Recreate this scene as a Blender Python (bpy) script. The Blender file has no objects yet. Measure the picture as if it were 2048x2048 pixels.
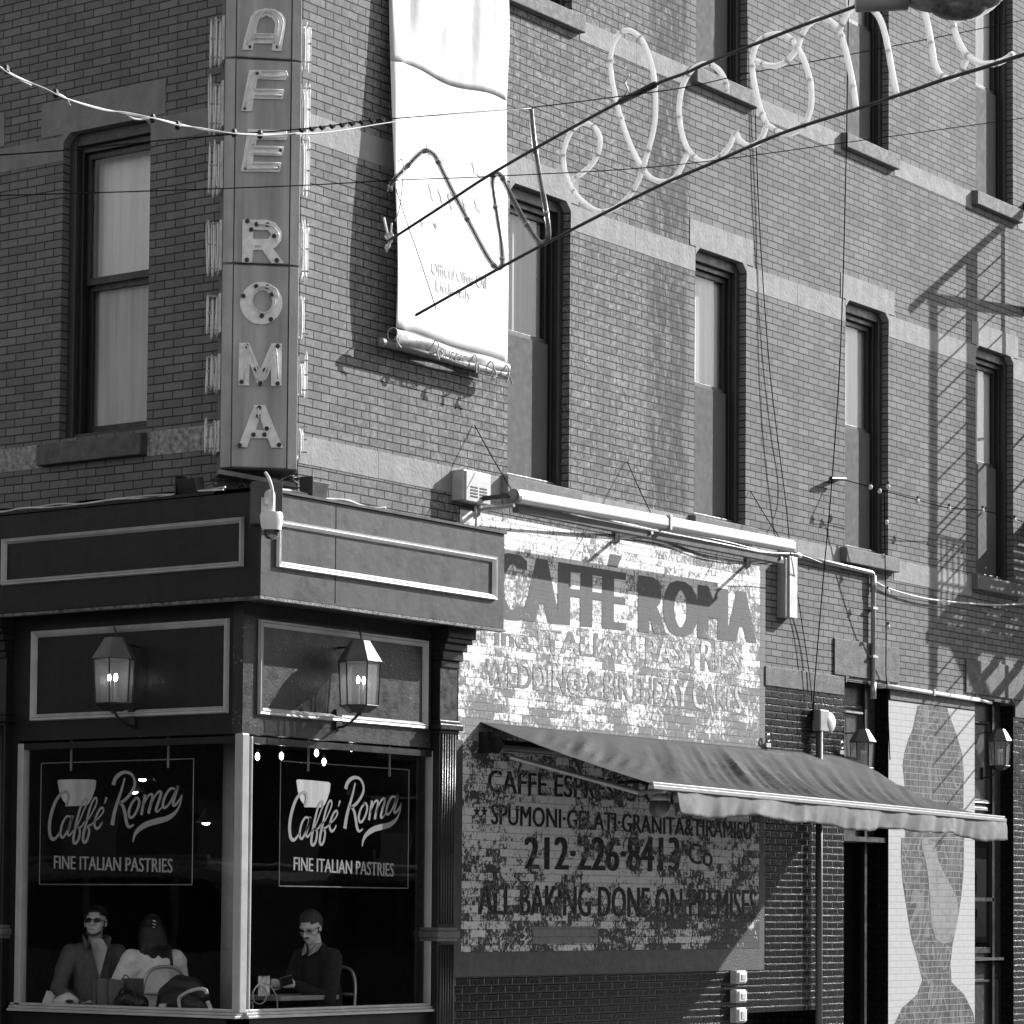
import bpy, bmesh, math, random
from mathutils import Vector, Matrix
random.seed(7)
SC = bpy.context.scene
COL = SC.collection

# ------------------------------------------------------------------ camera
F_PX, PPY = 5919.82, 1510.46          # focal length and principal row in photograph pixels (2048 wide)
MROW = [Vector((0.58225625, -0.8129681, 0.00777965)), Vector((0.04655025, 0.02378342, -0.99863278)), Vector((0.81167156, 0.58182232, 0.05169192))]
CAM = Vector((-17.18, -14.7, 1.6))
cam = bpy.data.cameras.new('camera'); camo = bpy.data.objects.new('camera', cam); COL.objects.link(camo)
cam.lens = F_PX / 2048 * 36; cam.sensor_width = 36; cam.shift_y = (PPY - 1024) / 2048
cam.clip_start = 0.5; cam.clip_end = 800
rx, ry, rz = MROW[0], -MROW[1], -MROW[2]
camo.matrix_world = Matrix(((rx.x, ry.x, rz.x, CAM.x), (rx.y, ry.y, rz.y, CAM.y), (rx.z, ry.z, rz.z, CAM.z), (0, 0, 0, 1)))
SC.camera = camo

# ------------------------------------------------------------------ light
SUN = Vector((2.2, -1.0, 1.32)).normalized()
w = bpy.data.worlds.new('World'); SC.world = w; w.use_nodes = True
nt = w.node_tree; sky = nt.nodes.new('ShaderNodeTexSky'); sky.sky_type = 'NISHITA'; sky.sun_disc = False
sky.sun_elevation = math.asin(SUN.z); sky.sun_rotation = math.atan2(SUN.x, SUN.y)
bw = nt.nodes.new('ShaderNodeRGBToBW')   # a black and white photograph: the sky's light is neutral
nt.links.new(sky.outputs[0], bw.inputs[0]); nt.links.new(bw.outputs[0], nt.nodes['Background'].inputs[0])
nt.nodes['Background'].inputs[1].default_value = 0.135
sl = bpy.data.lights.new('sun', 'SUN'); sl.energy = 5.0; sl.angle = math.radians(0.5); sl.color = (1, 1, 1)
so = bpy.data.objects.new('sun', sl); COL.objects.link(so); so.location = (30, -20, 25)
so.rotation_euler = (-SUN).to_track_quat('-Z', 'Y').to_euler()
SC.view_settings.view_transform = 'Standard'; SC.view_settings.look = 'None'
SC.view_settings.exposure = 0.62; SC.view_settings.gamma = 1
SC.cycles.max_bounces = 8; SC.cycles.transparent_max_bounces = 16
SC.cycles.caustics_reflective = False; SC.cycles.caustics_refractive = False

# ------------------------------------------------------------------ from photograph pixels to places on real planes
def ray(u, v):
    a = (u - 1024) / F_PX; b = (v - PPY) / F_PX
    return MROW[0] * a + MROW[1] * b + MROW[2]
def PL(u, v, p0, n):
    r = ray(u, v); n = Vector(n); t = (Vector(p0) - CAM).dot(n) / r.dot(n); return CAM + r * t
def R(u, v, y=0.0): return PL(u, v, (0, y, 0), (0, 1, 0))     # wall along the right street
def L(u, v, x=0.0): return PL(u, v, (x, 0, 0), (1, 0, 0))     # wall along the left street
def SM(pts, k=4, closed=False):                                # Catmull-Rom smoothing
    P = [Vector(p) for p in pts]; out = []; n = len(P)
    rng = range(n if closed else n - 1)
    for i in rng:
        if closed: p0, p1, p2, p3 = P[(i - 1) % n], P[i], P[(i + 1) % n], P[(i + 2) % n]
        else: p0, p1, p2, p3 = P[max(i - 1, 0)], P[i], P[i + 1], P[min(i + 2, n - 1)]
        for j in range(k):
            t = j / k
            out.append(0.5 * ((2 * p1) + (p2 - p0) * t + (2 * p0 - 5 * p1 + 4 * p2 - p3) * t * t + (3 * p1 - p0 - 3 * p2 + p3) * t ** 3))
    if not closed: out.append(P[-1])
    return out

# ------------------------------------------------------------------ objects
ORG = {}
def tag(o, label=None, cat=None, group=None, kind=None):
    if label: o['label'] = label
    if cat: o['category'] = cat
    if group: o['group'] = group
    if kind: o['kind'] = kind
    return o
def thing(name, loc, label, cat, group=None):
    o = bpy.data.objects.new(name, None); COL.objects.link(o); o.location = loc; o.empty_display_size = 0.1
    ORG[o.name] = Vector(loc); return tag(o, label, cat, group)
def link(name, me, m, parent=None, smooth=False):
    """links a mesh given in world coordinates; its origin goes to its thing's base"""
    if parent is None:
        xs = [v.co for v in me.vertices]
        org = Vector((sum(c.x for c in xs) / len(xs), sum(c.y for c in xs) / len(xs), min(c.z for c in xs)))
    else: org = ORG[parent.name]
    me.transform(Matrix.Translation(-org))
    o = bpy.data.objects.new(name, me); COL.objects.link(o); ORG[o.name] = org
    if parent is None: o.location = org
    else: o.parent = parent
    if m is not None:
        me.materials.clear(); me.materials.append(m)
    if smooth:
        for p in me.polygons: p.use_smooth = True
    me.name = name
    return o
class MB:
    def __init__(s): s.v = []; s.f = []
    def add(s, vs, fs):
        b = len(s.v); s.v += [tuple(x) for x in vs]; s.f += [tuple(b + i for i in f) for f in fs]; return s
    def box(s, x0, x1, y0, y1, z0, z1):
        x0, x1 = sorted((x0, x1)); y0, y1 = sorted((y0, y1)); z0, z1 = sorted((z0, z1))
        return s.add([(x0, y0, z0), (x1, y0, z0), (x1, y1, z0), (x0, y1, z0), (x0, y0, z1), (x1, y0, z1), (x1, y1, z1), (x0, y1, z1)],
                     [(0, 3, 2, 1), (4, 5, 6, 7), (0, 1, 5, 4), (1, 2, 6, 5), (2, 3, 7, 6), (3, 0, 4, 7)])
    def obox(s, c, ax, ay, az):       # oriented box: centre and half vectors
        c, ax, ay, az = map(Vector, (c, ax, ay, az))
        return s.add([c + ax * i + ay * j + az * k for k in (-1, 1) for (i, j) in ((-1, -1), (1, -1), (1, 1), (-1, 1))],
                     [(0, 3, 2, 1), (4, 5, 6, 7), (0, 1, 5, 4), (1, 2, 6, 5), (2, 3, 7, 6), (3, 0, 4, 7)])
    def quad(s, *p): return s.add(p, [tuple(range(len(p)))])
    def prism(s, pts, off):
        n = len(pts); off = Vector(off); P = [Vector(p) for p in pts]
        return s.add(P + [p + off for p in P], [tuple(range(n - 1, -1, -1)), tuple(range(n, 2 * n))] + [(i, (i + 1) % n, n + (i + 1) % n, n + i) for i in range(n)])
    def tube(s, pts, r, n=8, closed=False, cap=True):
        P = [Vector(p) for p in pts]; N = len(P); rs = r if isinstance(r, (list, tuple)) else [r] * N
        b = len(s.v); prev = None
        for i, p in enumerate(P):
            a = P[(i + 1) % N] if (closed or i < N - 1) else p
            c = P[(i - 1) % N] if (closed or i > 0) else p
            t = (a - c); t = t.normalized() if t.length > 1e-9 else Vector((0, 0, 1))
            if prev is None:
                h = Vector((0, 0, 1)) if abs(t.z) < 0.9 else Vector((1, 0, 0)); x = t.cross(h).normalized()
            else:
                x = prev - t * prev.dot(t); x = x.normalized() if x.length > 1e-6 else t.orthogonal().normalized()
            prev = x; y = t.cross(x)
            for k in range(n):
                an = 2 * math.pi * k / n; q = p + (x * math.cos(an) + y * math.sin(an)) * rs[i]; s.v.append(tuple(q))
        for i in range(N if closed else N - 1):
            j = (i + 1) % N
            for k in range(n):
                l = (k + 1) % n; s.f.append((b + i * n + k, b + i * n + l, b + j * n + l, b + j * n + k))
        if cap and not closed:
            s.f.append(tuple(b + k for k in range(n - 1, -1, -1))); s.f.append(tuple(b + (N - 1) * n + k for k in range(n)))
        return s
    def ball(s, c, r, n=12, m=8, M=None):
        c = Vector(c); r = Vector(r) if hasattr(r, '__len__') else Vector((r, r, r)); b = len(s.v)
        for i in range(m + 1):
            th = math.pi * i / m
            for k in range(n):
                ph = 2 * math.pi * k / n; q = Vector((r.x * math.sin(th) * math.cos(ph), r.y * math.sin(th) * math.sin(ph), r.z * math.cos(th)))
                if M is not None: q = M @ q
                s.v.append(tuple(c + q))
        for i in range(m):
            for k in range(n):
                l = (k + 1) % n; s.f.append((b + i * n + k, b + (i + 1) * n + k, b + (i + 1) * n + l, b + i * n + l))
        return s
    def ribbon(s, pts, ws, nrm, th=0.003):   # a flat brush stroke with real thickness
        P = SM(pts, 5); N = len(P); nrm = Vector(nrm)
        if not isinstance(ws, (list, tuple)): ws = [ws, ws]
        b = len(s.v)
        for i, p in enumerate(P):
            t = (P[min(i + 1, N - 1)] - P[max(i - 1, 0)]).normalized(); x = t.cross(nrm).normalized()
            f = i / (N - 1) * (len(ws) - 1); k = min(int(f), len(ws) - 2); wd = ws[k] + (ws[k + 1] - ws[k]) * (f - k)
            for q in (p - x * wd / 2, p + x * wd / 2): s.v.append(tuple(q)); s.v.append(tuple(q + nrm * th))
        for i in range(N - 1):
            a = b + i * 4; c = a + 4
            s.f += [(a, a + 2, c + 2, c), (a + 1, c + 1, c + 3, a + 3), (a, c, c + 1, a + 1), (a + 2, a + 3, c + 3, c + 2)]
        s.f += [(b, b + 1, b + 3, b + 2), (c, c + 2, c + 3, c + 1)]
        return s
    def mesh(s, name='m', clean=False, recalc=True):
        me = bpy.data.meshes.new(name); me.from_pydata(s.v, [], s.f); me.validate()
        if recalc:
            bm = bmesh.new(); bm.from_mesh(me)
            if clean: bmesh.ops.remove_doubles(bm, verts=bm.verts, dist=1e-5)
            bmesh.ops.recalc_face_normals(bm, faces=bm.faces); bm.to_mesh(me); bm.free()
        me.update(); return me
    def build(s, name, m, parent=None, smooth=False, bevel=0, recalc=True):
        o = link(name, s.mesh(name, recalc=recalc), m, parent, smooth)
        if bevel:
            bv = o.modifiers.new('bevel', 'BEVEL'); bv.width = bevel; bv.segments = 2; bv.limit_method = 'ANGLE'
        return o
def auto(o, ang=40):
    for p in o.data.polygons: p.use_smooth = True
    try: o.data.set_sharp_from_angle(angle=math.radians(ang))
    except Exception: pass
    return o
def evalmesh(ob):
    COL.objects.link(ob); dg = bpy.context.evaluated_depsgraph_get(); dg.update()
    me = bpy.data.meshes.new_from_object(ob.evaluated_get(dg)); bpy.data.objects.remove(ob); return me
def textmesh(body, P0, P1, zt0, zb0, zt1, zb1, nrm, bold=0.02, th=0.002, shear=0.0, space=1.0, rep=0):
    """letters filling the four-cornered field P0..P1 (bottom line ends) with heights given at both ends"""
    c = bpy.data.curves.new('t', 'FONT'); c.body = body; c.offset = bold; c.resolution_u = 3; c.shear = shear; c.space_character = space
    me = evalmesh(bpy.data.objects.new('t', c))
    if rep:                                      # heavier stems: the brush goes over each letter again, a little to either side
        ms = []
        for q, dx in enumerate((-rep, -rep / 2, 0, rep / 2, rep)):
            k = me.copy(); k.transform(Matrix.Translation((dx, 0, q * .00006))); ms.append(k)
        me = joinmesh(ms)
    xs = [v.co.x for v in me.vertices]; x0, x1 = min(xs), max(xs); ys = [v.co.y for v in me.vertices]; y0, y1 = min(ys), max(ys)
    P0, P1, nrm = Vector(P0), Vector(P1), Vector(nrm)
    for v in me.vertices:
        a = (v.co.x - x0) / (x1 - x0); b = (v.co.y - y0) / (y1 - y0)
        p = P0.lerp(P1, a); zt = zt0 + (zt1 - zt0) * a; zb = zb0 + (zb1 - zb0) * a
        v.co = Vector((p.x, p.y, zb + (zt - zb) * b)) + nrm * (th + v.co.z)
    par = list(range(len(me.vertices)))          # each glyph a hair apart, so touching letters never share a plane
    def find(i):
        while par[i] != i: par[i] = par[par[i]]; i = par[i]
        return i
    for e in me.edges: par[find(e.vertices[0])] = find(e.vertices[1])
    ids = {}
    for v in me.vertices: v.co += nrm * (.00025 * (ids.setdefault(find(v.index), len(ids)) % 4))
    return me
def polymesh(loops, to3, nrm, th):
    """filled outline with holes (loops of 2-D points), given thickness along nrm"""
    c = bpy.data.curves.new('p', 'CURVE'); c.dimensions = '2D'; c.fill_mode = 'BOTH'
    for lp in loops:
        s = c.splines.new('POLY'); s.points.add(len(lp) - 1)
        for q, p in zip(s.points, lp): q.co = (p[0], p[1], 0, 1)
        s.use_cyclic_u = True
    c.extrude = 0.5
    me = evalmesh(bpy.data.objects.new('p', c)); nrm = Vector(nrm)
    for v in me.vertices: v.co = to3(v.co.x, v.co.y) + nrm * th * (0.5 + v.co.z)
    bm = bmesh.new(); bm.from_mesh(me); bmesh.ops.remove_doubles(bm, verts=bm.verts, dist=1e-5); bmesh.ops.recalc_face_normals(bm, faces=bm.faces); bm.to_mesh(me); bm.free()
    return me
def joinmesh(ms):
    bm = bmesh.new()
    for m in ms: bm.from_mesh(m)
    me = bpy.data.meshes.new('j'); bm.to_mesh(me); bm.free(); return me

# ------------------------------------------------------------------ materials (all neutral: the photograph is black and white)
def nm(name):
    m = bpy.data.materials.new(name); m.use_nodes = True; n = m.node_tree.nodes; l = m.node_tree.links
    return m, n, l, n['Principled BSDF']
def g(c): return (c, c, c, 1)
def node(n, t, **k):
    x = n.new(t)
    for a, b in k.items(): setattr(x, a, b)
    return x
def math_(n, l, op, a, b=None, c=None, clamp=False):
    x = n.new('ShaderNodeMath'); x.operation = op; x.use_clamp = clamp
    for i, q in enumerate((a, b, c)):
        if q is None: continue
        if isinstance(q, (int, float)): x.inputs[i].default_value = q
        else: l.new(q, x.inputs[i])
    return x.outputs[0]
def noise(n, l, vec, scale, detail=4, rough=.55, dist=0):
    x = n.new('ShaderNodeTexNoise'); x.inputs['Scale'].default_value = scale; x.inputs['Detail'].default_value = detail
    x.inputs['Roughness'].default_value = rough; x.inputs['Distortion'].default_value = dist; l.new(vec, x.inputs['Vector']); return x.outputs['Fac']
def ramp(n, l, fac, stops):
    x = n.new('ShaderNodeValToRGB'); e = x.color_ramp.elements
    while len(e) < len(stops): e.new(0.5)
    for k, (p, c) in enumerate(stops): e[k].position = p; e[k].color = g(c)
    l.new(fac, x.inputs[0]); return x.outputs[0]
def mixv(n, l, fac, a, b):
    x = n.new('ShaderNodeMix'); x.data_type = 'FLOAT'
    for i, q in ((0, fac), (2, a), (3, b)):
        if isinstance(q, (int, float)): x.inputs[i].default_value = q
        else: l.new(q, x.inputs[i])
    return x.outputs[0]
def scalevec(n, l, vec, s):
    x = n.new('ShaderNodeVectorMath'); x.operation = 'MULTIPLY'; l.new(vec, x.inputs[0]); x.inputs[1].default_value = s; return x.outputs[0]
def plain(name, col, rough=.6, metal=0, var=.25, scale=6, bump=.15, bscale=60, spec=.5, streak=0, fleck=None):
    m, n, l, b = nm(name); pos = n.new('ShaderNodeNewGeometry').outputs['Position']
    f = noise(n, l, pos, scale, 6)
    if streak:
        f2 = noise(n, l, scalevec(n, l, pos, (1, 1, .07)), 9, 5); f = mixv(n, l, streak, f, f2)
    c_ = ramp(n, l, f, [(.3, col * (1 - var)), (.7, col * (1 + var))])
    if fleck:    # chipped spots showing the pale undercoat, crowded where the gate noise is high
        k = math_(n, l, 'MULTIPLY', ramp(n, l, noise(n, l, pos, fleck[0], 3, .6), [(fleck[1], 0), (fleck[1] + .03, 1)]), ramp(n, l, noise(n, l, pos, 2.6, 3), [(.48, 0), (.56, 1)]))
        c_ = mixv(n, l, k, c_, fleck[2])
    l.new(c_, b.inputs['Base Color'])
    l.new(ramp(n, l, noise(n, l, pos, scale * 2.3, 4), [(.3, max(rough - .1, .03)), (.7, min(rough + .12, 1))]), b.inputs['Roughness'])
    b.inputs['Metallic'].default_value = metal; b.inputs['Specular IOR Level'].default_value = spec
    if bump:
        x = n.new('ShaderNodeBump'); x.inputs['Strength'].default_value = bump; x.inputs['Distance'].default_value = .01
        l.new(noise(n, l, pos, bscale, 3), x.inputs['Height']); l.new(x.outputs[0], b.inputs['Normal'])
    return m
ROW = .068
def wallcoords(n, l):
    ge = n.new('ShaderNodeNewGeometry'); sp = n.new('ShaderNodeSeparateXYZ'); l.new(ge.outputs['Position'], sp.inputs[0])
    sn = n.new('ShaderNodeSeparateXYZ'); l.new(ge.outputs['True Normal'], sn.inputs[0])
    side = math_(n, l, 'GREATER_THAN', math_(n, l, 'ABSOLUTE', sn.outputs[0]), .72)
    u = mixv(n, l, side, sp.outputs[0], sp.outputs[1])
    wob = math_(n, l, 'MULTIPLY', math_(n, l, 'SUBTRACT', noise(n, l, ge.outputs['Position'], 3.1, 3), .5), .012)
    cz = n.new('ShaderNodeCombineXYZ'); l.new(math_(n, l, 'ADD', u, wob), cz.inputs[0])
    l.new(math_(n, l, 'ADD', math_(n, l, 'SUBTRACT', sp.outputs[2], 5.30 - 100 * ROW), wob), cz.inputs[1])
    return ge.outputs['Position'], sp, cz.outputs[0]
def bricktex(n, l, vec, mortar=.0035, smooth=.15):
    x = n.new('ShaderNodeTexBrick'); x.offset = .5; x.inputs['Scale'].default_value = 1
    x.inputs['Mortar Size'].default_value = mortar; x.inputs['Mortar Smooth'].default_value = smooth
    x.inputs['Brick Width'].default_value = .204; x.inputs['Row Height'].default_value = ROW; x.inputs['Bias'].default_value = 0
    x.inputs['Color1'].default_value = g(0); x.inputs['Color2'].default_value = g(1); x.inputs['Mortar'].default_value = g(.5)
    l.new(vec, x.inputs['Vector']); return x.outputs['Color'], x.outputs['Fac']
def brick(name, c, rough=.85, worn=False, gloss=False, mort=.10, left=False):
    m, n, l, b = nm(name); pos, sp, vec = wallcoords(n, l)
    bc, bf = bricktex(n, l, vec, .011 if gloss else .0055, 1.0 if gloss else .25)
    fine = noise(n, l, pos, 45, 6, .65); big = noise(n, l, pos, 1.3, 5)
    tone = math_(n, l, 'ADD', math_(n, l, 'MULTIPLY', bc, .32), math_(n, l, 'ADD', math_(n, l, 'MULTIPLY', fine, .75), math_(n, l, 'MULTIPLY', big, .6)))
    tone = math_(n, l, 'MULTIPLY', math_(n, l, 'ADD', tone, .16), c)
    if worn:       # old paint residue flaking off the corner stretch of the wall
        st = noise(n, l, scalevec(n, l, pos, (1, 1, .45)), 26, 8, .72, 1.2)
        zone = ramp(n, l, math_(n, l, 'ADD', math_(n, l, 'MULTIPLY', sp.outputs[0], .1), math_(n, l, 'MULTIPLY', noise(n, l, pos, .9, 5), .12)), [(.0, .15), (.18, .55), (.33, 1), (.66, 1), (.672, 0)])
        pit = math_(n, l, 'MULTIPLY', ramp(n, l, st, [(.50, 0), (.58, 1)]), zone)
        hi = math_(n, l, 'MULTIPLY', ramp(n, l, noise(n, l, pos, 17, 7, .7, .8), [(.52, 0), (.64, 1)]), zone)
        strip = ramp(n, l, sp.outputs[0].node.outputs[0] and math_(n, l, 'MULTIPLY', sp.outputs[0], .1), [(.538, 0), (.548, 1), (.605, 1), (.612, 0)])
        up = math_(n, l, 'GREATER_THAN', sp.outputs[2], 4.9)
        dk = math_(n, l, 'MULTIPLY', math_(n, l, 'MULTIPLY', strip, up), ramp(n, l, noise(n, l, scalevec(n, l, pos, (1, 1, .35)), 9, 8, .75, 1), [(.42, 0), (.52, 1)]))
        tone = mixv(n, l, math_(n, l, 'MULTIPLY', pit, .75), tone, c * .40)
        tone = mixv(n, l, math_(n, l, 'MULTIPLY', hi, .75), tone, c * 2.1)
        tone = mixv(n, l, math_(n, l, 'MULTIPLY', dk, .8), tone, c * .30)
    # rain streaks
    sk = ramp(n, l, noise(n, l, scalevec(n, l, pos, (1, 1, .06)), 5, 4), [(.5, 0), (.72, .6)])
    tone = mixv(n, l, sk, tone, c * .7)
    tone = mixv(n, l, bf, tone, c * mort)
    l.new(tone, b.inputs['Base Color'])
    h = math_(n, l, 'SUBTRACT', math_(n, l, 'MULTIPLY', noise(n, l, pos, 70 if not gloss else 34, 6, .6), .35 if not gloss else .55), math_(n, l, 'MULTIPLY', bf, 1.0 if not gloss else 1.5))
    h = math_(n, l, 'ADD', h, math_(n, l, 'MULTIPLY', bc, .25))
    bp = n.new('ShaderNodeBump'); bp.inputs['Strength'].default_value = .8 if not gloss else 1; bp.inputs['Distance'].default_value = .006 if not gloss else .0075
    l.new(h, bp.inputs['Height']); l.new(bp.outputs[0], b.inputs['Normal'])
    b.inputs['Roughness'].default_value = rough; b.inputs['Specular IOR Level'].default_value = .22 if gloss else .25
    return m
def flaked(name, col, under, lo, hi, bump=1.0, rough=.7, border=None, dirt=.2, wear=None, fine=15):
    """paint worn off a brick wall: one mask in wall coordinates, shared by ground and letters"""
    m, n, l, b = nm(name); pos, sp, vec = wallcoords(n, l); bc, bf = bricktex(n, l, vec, .0034)
    a = noise(n, l, scalevec(n, l, pos, (1, 1, .8)), fine, 9, .76, .8); d = noise(n, l, pos, 1.9, 4); e = noise(n, l, pos, 40, 3, .6)
    s = math_(n, l, 'ADD', math_(n, l, 'MULTIPLY', a, .62), math_(n, l, 'ADD', math_(n, l, 'MULTIPLY', d, .35), math_(n, l, 'ADD', math_(n, l, 'MULTIPLY', bc, .10), math_(n, l, 'MULTIPLY', e, .12))))
    if wear:      # worn harder towards the bottom of the field: from z0 down to z1
        s = math_(n, l, 'ADD', s, math_(n, l, 'MULTIPLY', math_(n, l, 'DIVIDE', math_(n, l, 'SUBTRACT', wear[0], sp.outputs[2]), wear[0] - wear[1], clamp=True), wear[2]))
        s = math_(n, l, 'ADD', s, math_(n, l, 'MULTIPLY', math_(n, l, 'DIVIDE', math_(n, l, 'SUBTRACT', sp.outputs[0], 4.5), 3.0, clamp=True), .03))
    mask = ramp(n, l, s, [(lo, 1), (hi, 0)])
    pt = math_(n, l, 'MULTIPLY', math_(n, l, 'ADD', math_(n, l, 'MULTIPLY', noise(n, l, pos, 7, 6, .7), dirt * 2), 1 - dirt), col)
    un = math_(n, l, 'MULTIPLY', math_(n, l, 'ADD', math_(n, l, 'MULTIPLY', noise(n, l, pos, 30, 6, .7), 1.0), .5), under)
    tone = mixv(n, l, mask, un, pt)
    tone = mixv(n, l, math_(n, l, 'MULTIPLY', bf, mixv(n, l, mask, .75, .45)), tone, under * .35)
    l.new(tone, b.inputs['Base Color'])
    h = math_(n, l, 'ADD', math_(n, l, 'MULTIPLY', mask, .3), math_(n, l, 'SUBTRACT', math_(n, l, 'MULTIPLY', noise(n, l, pos, 60, 5), .3), bf))
    bp = n.new('ShaderNodeBump'); bp.inputs['Strength'].default_value = .7 * bump; bp.inputs['Distance'].default_value = .006
    l.new(h, bp.inputs['Height']); l.new(bp.outputs[0], b.inputs['Normal']); b.inputs['Roughness'].default_value = rough; b.inputs['Specular IOR Level'].default_value = .3
    return m
def glassmat(name, refl=2.0, tint=1.0, rough=0.0, base=0.0):
    m, n, l, b = nm(name); out = n['Material Output']; n.remove(b)
    ge = n.new('ShaderNodeNewGeometry'); dp = n.new('ShaderNodeVectorMath'); dp.operation = 'DOT_PRODUCT'; l.new(ge.outputs['Incoming'], dp.inputs[0]); l.new(ge.outputs['Normal'], dp.inputs[1])
    sch = math_(n, l, 'MULTIPLY_ADD', math_(n, l, 'POWER', math_(n, l, 'SUBTRACT', 1.0, math_(n, l, 'ABSOLUTE', dp.outputs['Value'])), 5.0), .96, .04)
    gl = n.new('ShaderNodeBsdfGlossy'); gl.inputs['Roughness'].default_value = rough
    tr = n.new('ShaderNodeBsdfTransparent'); tr.inputs[0].default_value = g(tint)
    bp = n.new('ShaderNodeBump'); bp.inputs['Strength'].default_value = .03; bp.inputs['Distance'].default_value = .05
    l.new(noise(n, l, n.new('ShaderNodeNewGeometry').outputs['Position'], 1.6, 2), bp.inputs['Height']); l.new(bp.outputs[0], gl.inputs['Normal'])
    mx = n.new('ShaderNodeMixShader'); l.new(math_(n, l, 'MULTIPLY_ADD', sch, refl, base, clamp=True), mx.inputs[0])
    l.new(tr.outputs[0], mx.inputs[1]); l.new(gl.outputs[0], mx.inputs[2]); l.new(mx.outputs[0], out.inputs[0]); return m
def emit(name, s):
    m, n, l, b = nm(name); b.inputs['Base Color'].default_value = g(.8); b.inputs['Emission Color'].default_value = g(1); b.inputs['Emission Strength'].default_value = s; return m

BR = brick('weathered_brick', .205, worn=True)
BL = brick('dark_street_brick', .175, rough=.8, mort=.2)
BK = brick('black_painted_brick', .009, rough=.22, gloss=True, mort=1.0)
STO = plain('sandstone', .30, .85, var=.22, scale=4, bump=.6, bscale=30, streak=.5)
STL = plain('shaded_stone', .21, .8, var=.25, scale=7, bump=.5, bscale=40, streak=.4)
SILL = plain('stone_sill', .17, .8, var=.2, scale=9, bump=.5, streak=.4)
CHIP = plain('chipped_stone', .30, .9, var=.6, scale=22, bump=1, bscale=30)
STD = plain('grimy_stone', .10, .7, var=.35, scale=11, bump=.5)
FRM = plain('black_window_paint', .012, .42, var=.3)
FRG = plain('worn_window_paint', .035, .45, var=.35, streak=.5)
SCR = plain('insect_screen', .115, .9, var=.06, bump=0)
CUR = plain('white_curtain', .86, .95, var=.14, scale=14, bump=.2, streak=.9)
CUG = plain('net_curtain', .42, .95, var=.3, scale=6, bump=.2, streak=.9)
VOID = plain('dark_room', .008, .9, bump=0)  # near-black colour stands in for the darkness of unlit interiors
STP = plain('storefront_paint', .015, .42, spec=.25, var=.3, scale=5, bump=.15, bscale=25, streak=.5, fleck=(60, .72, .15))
STF = plain('sunlit_storefront_paint', .052, .45, spec=.3, var=.32, scale=3.5, bump=.2, bscale=14, streak=.75, fleck=(30, .70, .30))  # sunny-side copy of the storefront paint, sunlight lightened into its colour
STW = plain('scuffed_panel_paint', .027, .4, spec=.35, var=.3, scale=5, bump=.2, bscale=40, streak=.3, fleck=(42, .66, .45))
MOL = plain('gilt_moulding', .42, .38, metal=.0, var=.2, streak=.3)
MOB = plain('sunlit_moulding', .85, .35, var=.1)  # copy of the gilt moulding with sun glare whitened into its colour
FLU = plain('fluted_black_paint', .012, .35, var=.3)
MET = plain('galvanised_metal', .45, .4, metal=.6, var=.2, streak=.4)
WHM = plain('white_enamel', .78, .35, var=.08, scale=8)
BLK = plain('black_metal', .012, .4, var=.2)
RUB = plain('black_cable', .008, .9, bump=0, spec=0)
CRD = plain('white_cord', .7, .6, bump=0)
GLS = glassmat('shop_glass', 2.3, .97)
GLU = glassmat('window_glass', 1.4, .95, base=.0)
GLN = glassmat('lantern_glass', 1.5, .9, base=.03)

# ================================================================== THE SETTING
ASP = plain('asphalt', .05, .9, var=.25, scale=20, bump=.6, bscale=120)
PAV = plain('pavement_concrete', .33, .85, var=.2, scale=4, bump=.4, bscale=80)
o = MB().box(-120, 160, -120, 120, -.5, -.15).build('road', ASP); tag(o, kind='structure')
m_ = MB().box(-3.6, 60, -4.0, .2, -.149, 0).box(-3.6, .2, .2, 60, -.149, 0)
o = m_.build('pavement', PAV); tag(o, kind='structure')
o = MB().box(-3.75, 60, -4.15, -4.002, -.149, -.004).box(-3.75, -3.602, -4.0, 60, -.149, -.004).build('kerb', plain('granite_kerb', .3, .8)); tag(o, kind='structure')

# ================================================================== CORNER BUILDING
B = thing('brick_building', (0, 0, 0), 'brick corner building with stone bands and a painted cafe front', 'building')
TOP = 13.6; SPL = 3.93
WX = [(3.226, 4.152), (6.225, 7.154), (9.105, 10.022), (12.028, 12.952), (15.0, 15.93), (17.95, 18.88), (20.9, 21.83)]
Z2 = (5.30, 7.84); Z3 = (9.55, 12.09)
ch = .44
def wallgrid(opens, s0, s1, z0, z1, to3):
    mb = MB(); S = sorted({s0, s1} | {q for o in opens for q in o[:2] if s0 < q < s1}); Z = sorted({z0, z1} | {q for o in opens for q in o[2:] if z0 < q < z1})
    for a, b in zip(S, S[1:]):
        for c, d in zip(Z, Z[1:]):
            if any(o[0] - 1e-6 <= a and b <= o[1] + 1e-6 and o[2] - 1e-6 <= c and d <= o[3] + 1e-6 for o in opens): continue
            mb.quad(to3(a, c), to3(b, c), to3(b, d), to3(a, d))
    return mb
opR = [(a, b, Z2[0], Z2[1]) for a, b in WX] + [(a, b, Z3[0], Z3[1]) for a, b in WX]
mb = wallgrid(opR, ch, 23, SPL, TOP, lambda s, z: (s, 0, z))
for a, b, c, d in opR:
    for x in (a, b): mb.quad((x, 0, c), (x, .17, c), (x, .17, d), (x, 0, d))
    mb.quad((a, 0, d), (b, 0, d), (b, .17, d), (a, .17, d))
mb.quad((23, 0, SPL), (23, 12, SPL), (23, 12, TOP), (23, 0, TOP))
mb.quad((ch, 0, TOP), (23, 0, TOP), (23, 12, TOP), (0, 12, TOP), (0, ch, TOP))
wr = mb.build('wall', BR, B, recalc=False)
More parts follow.
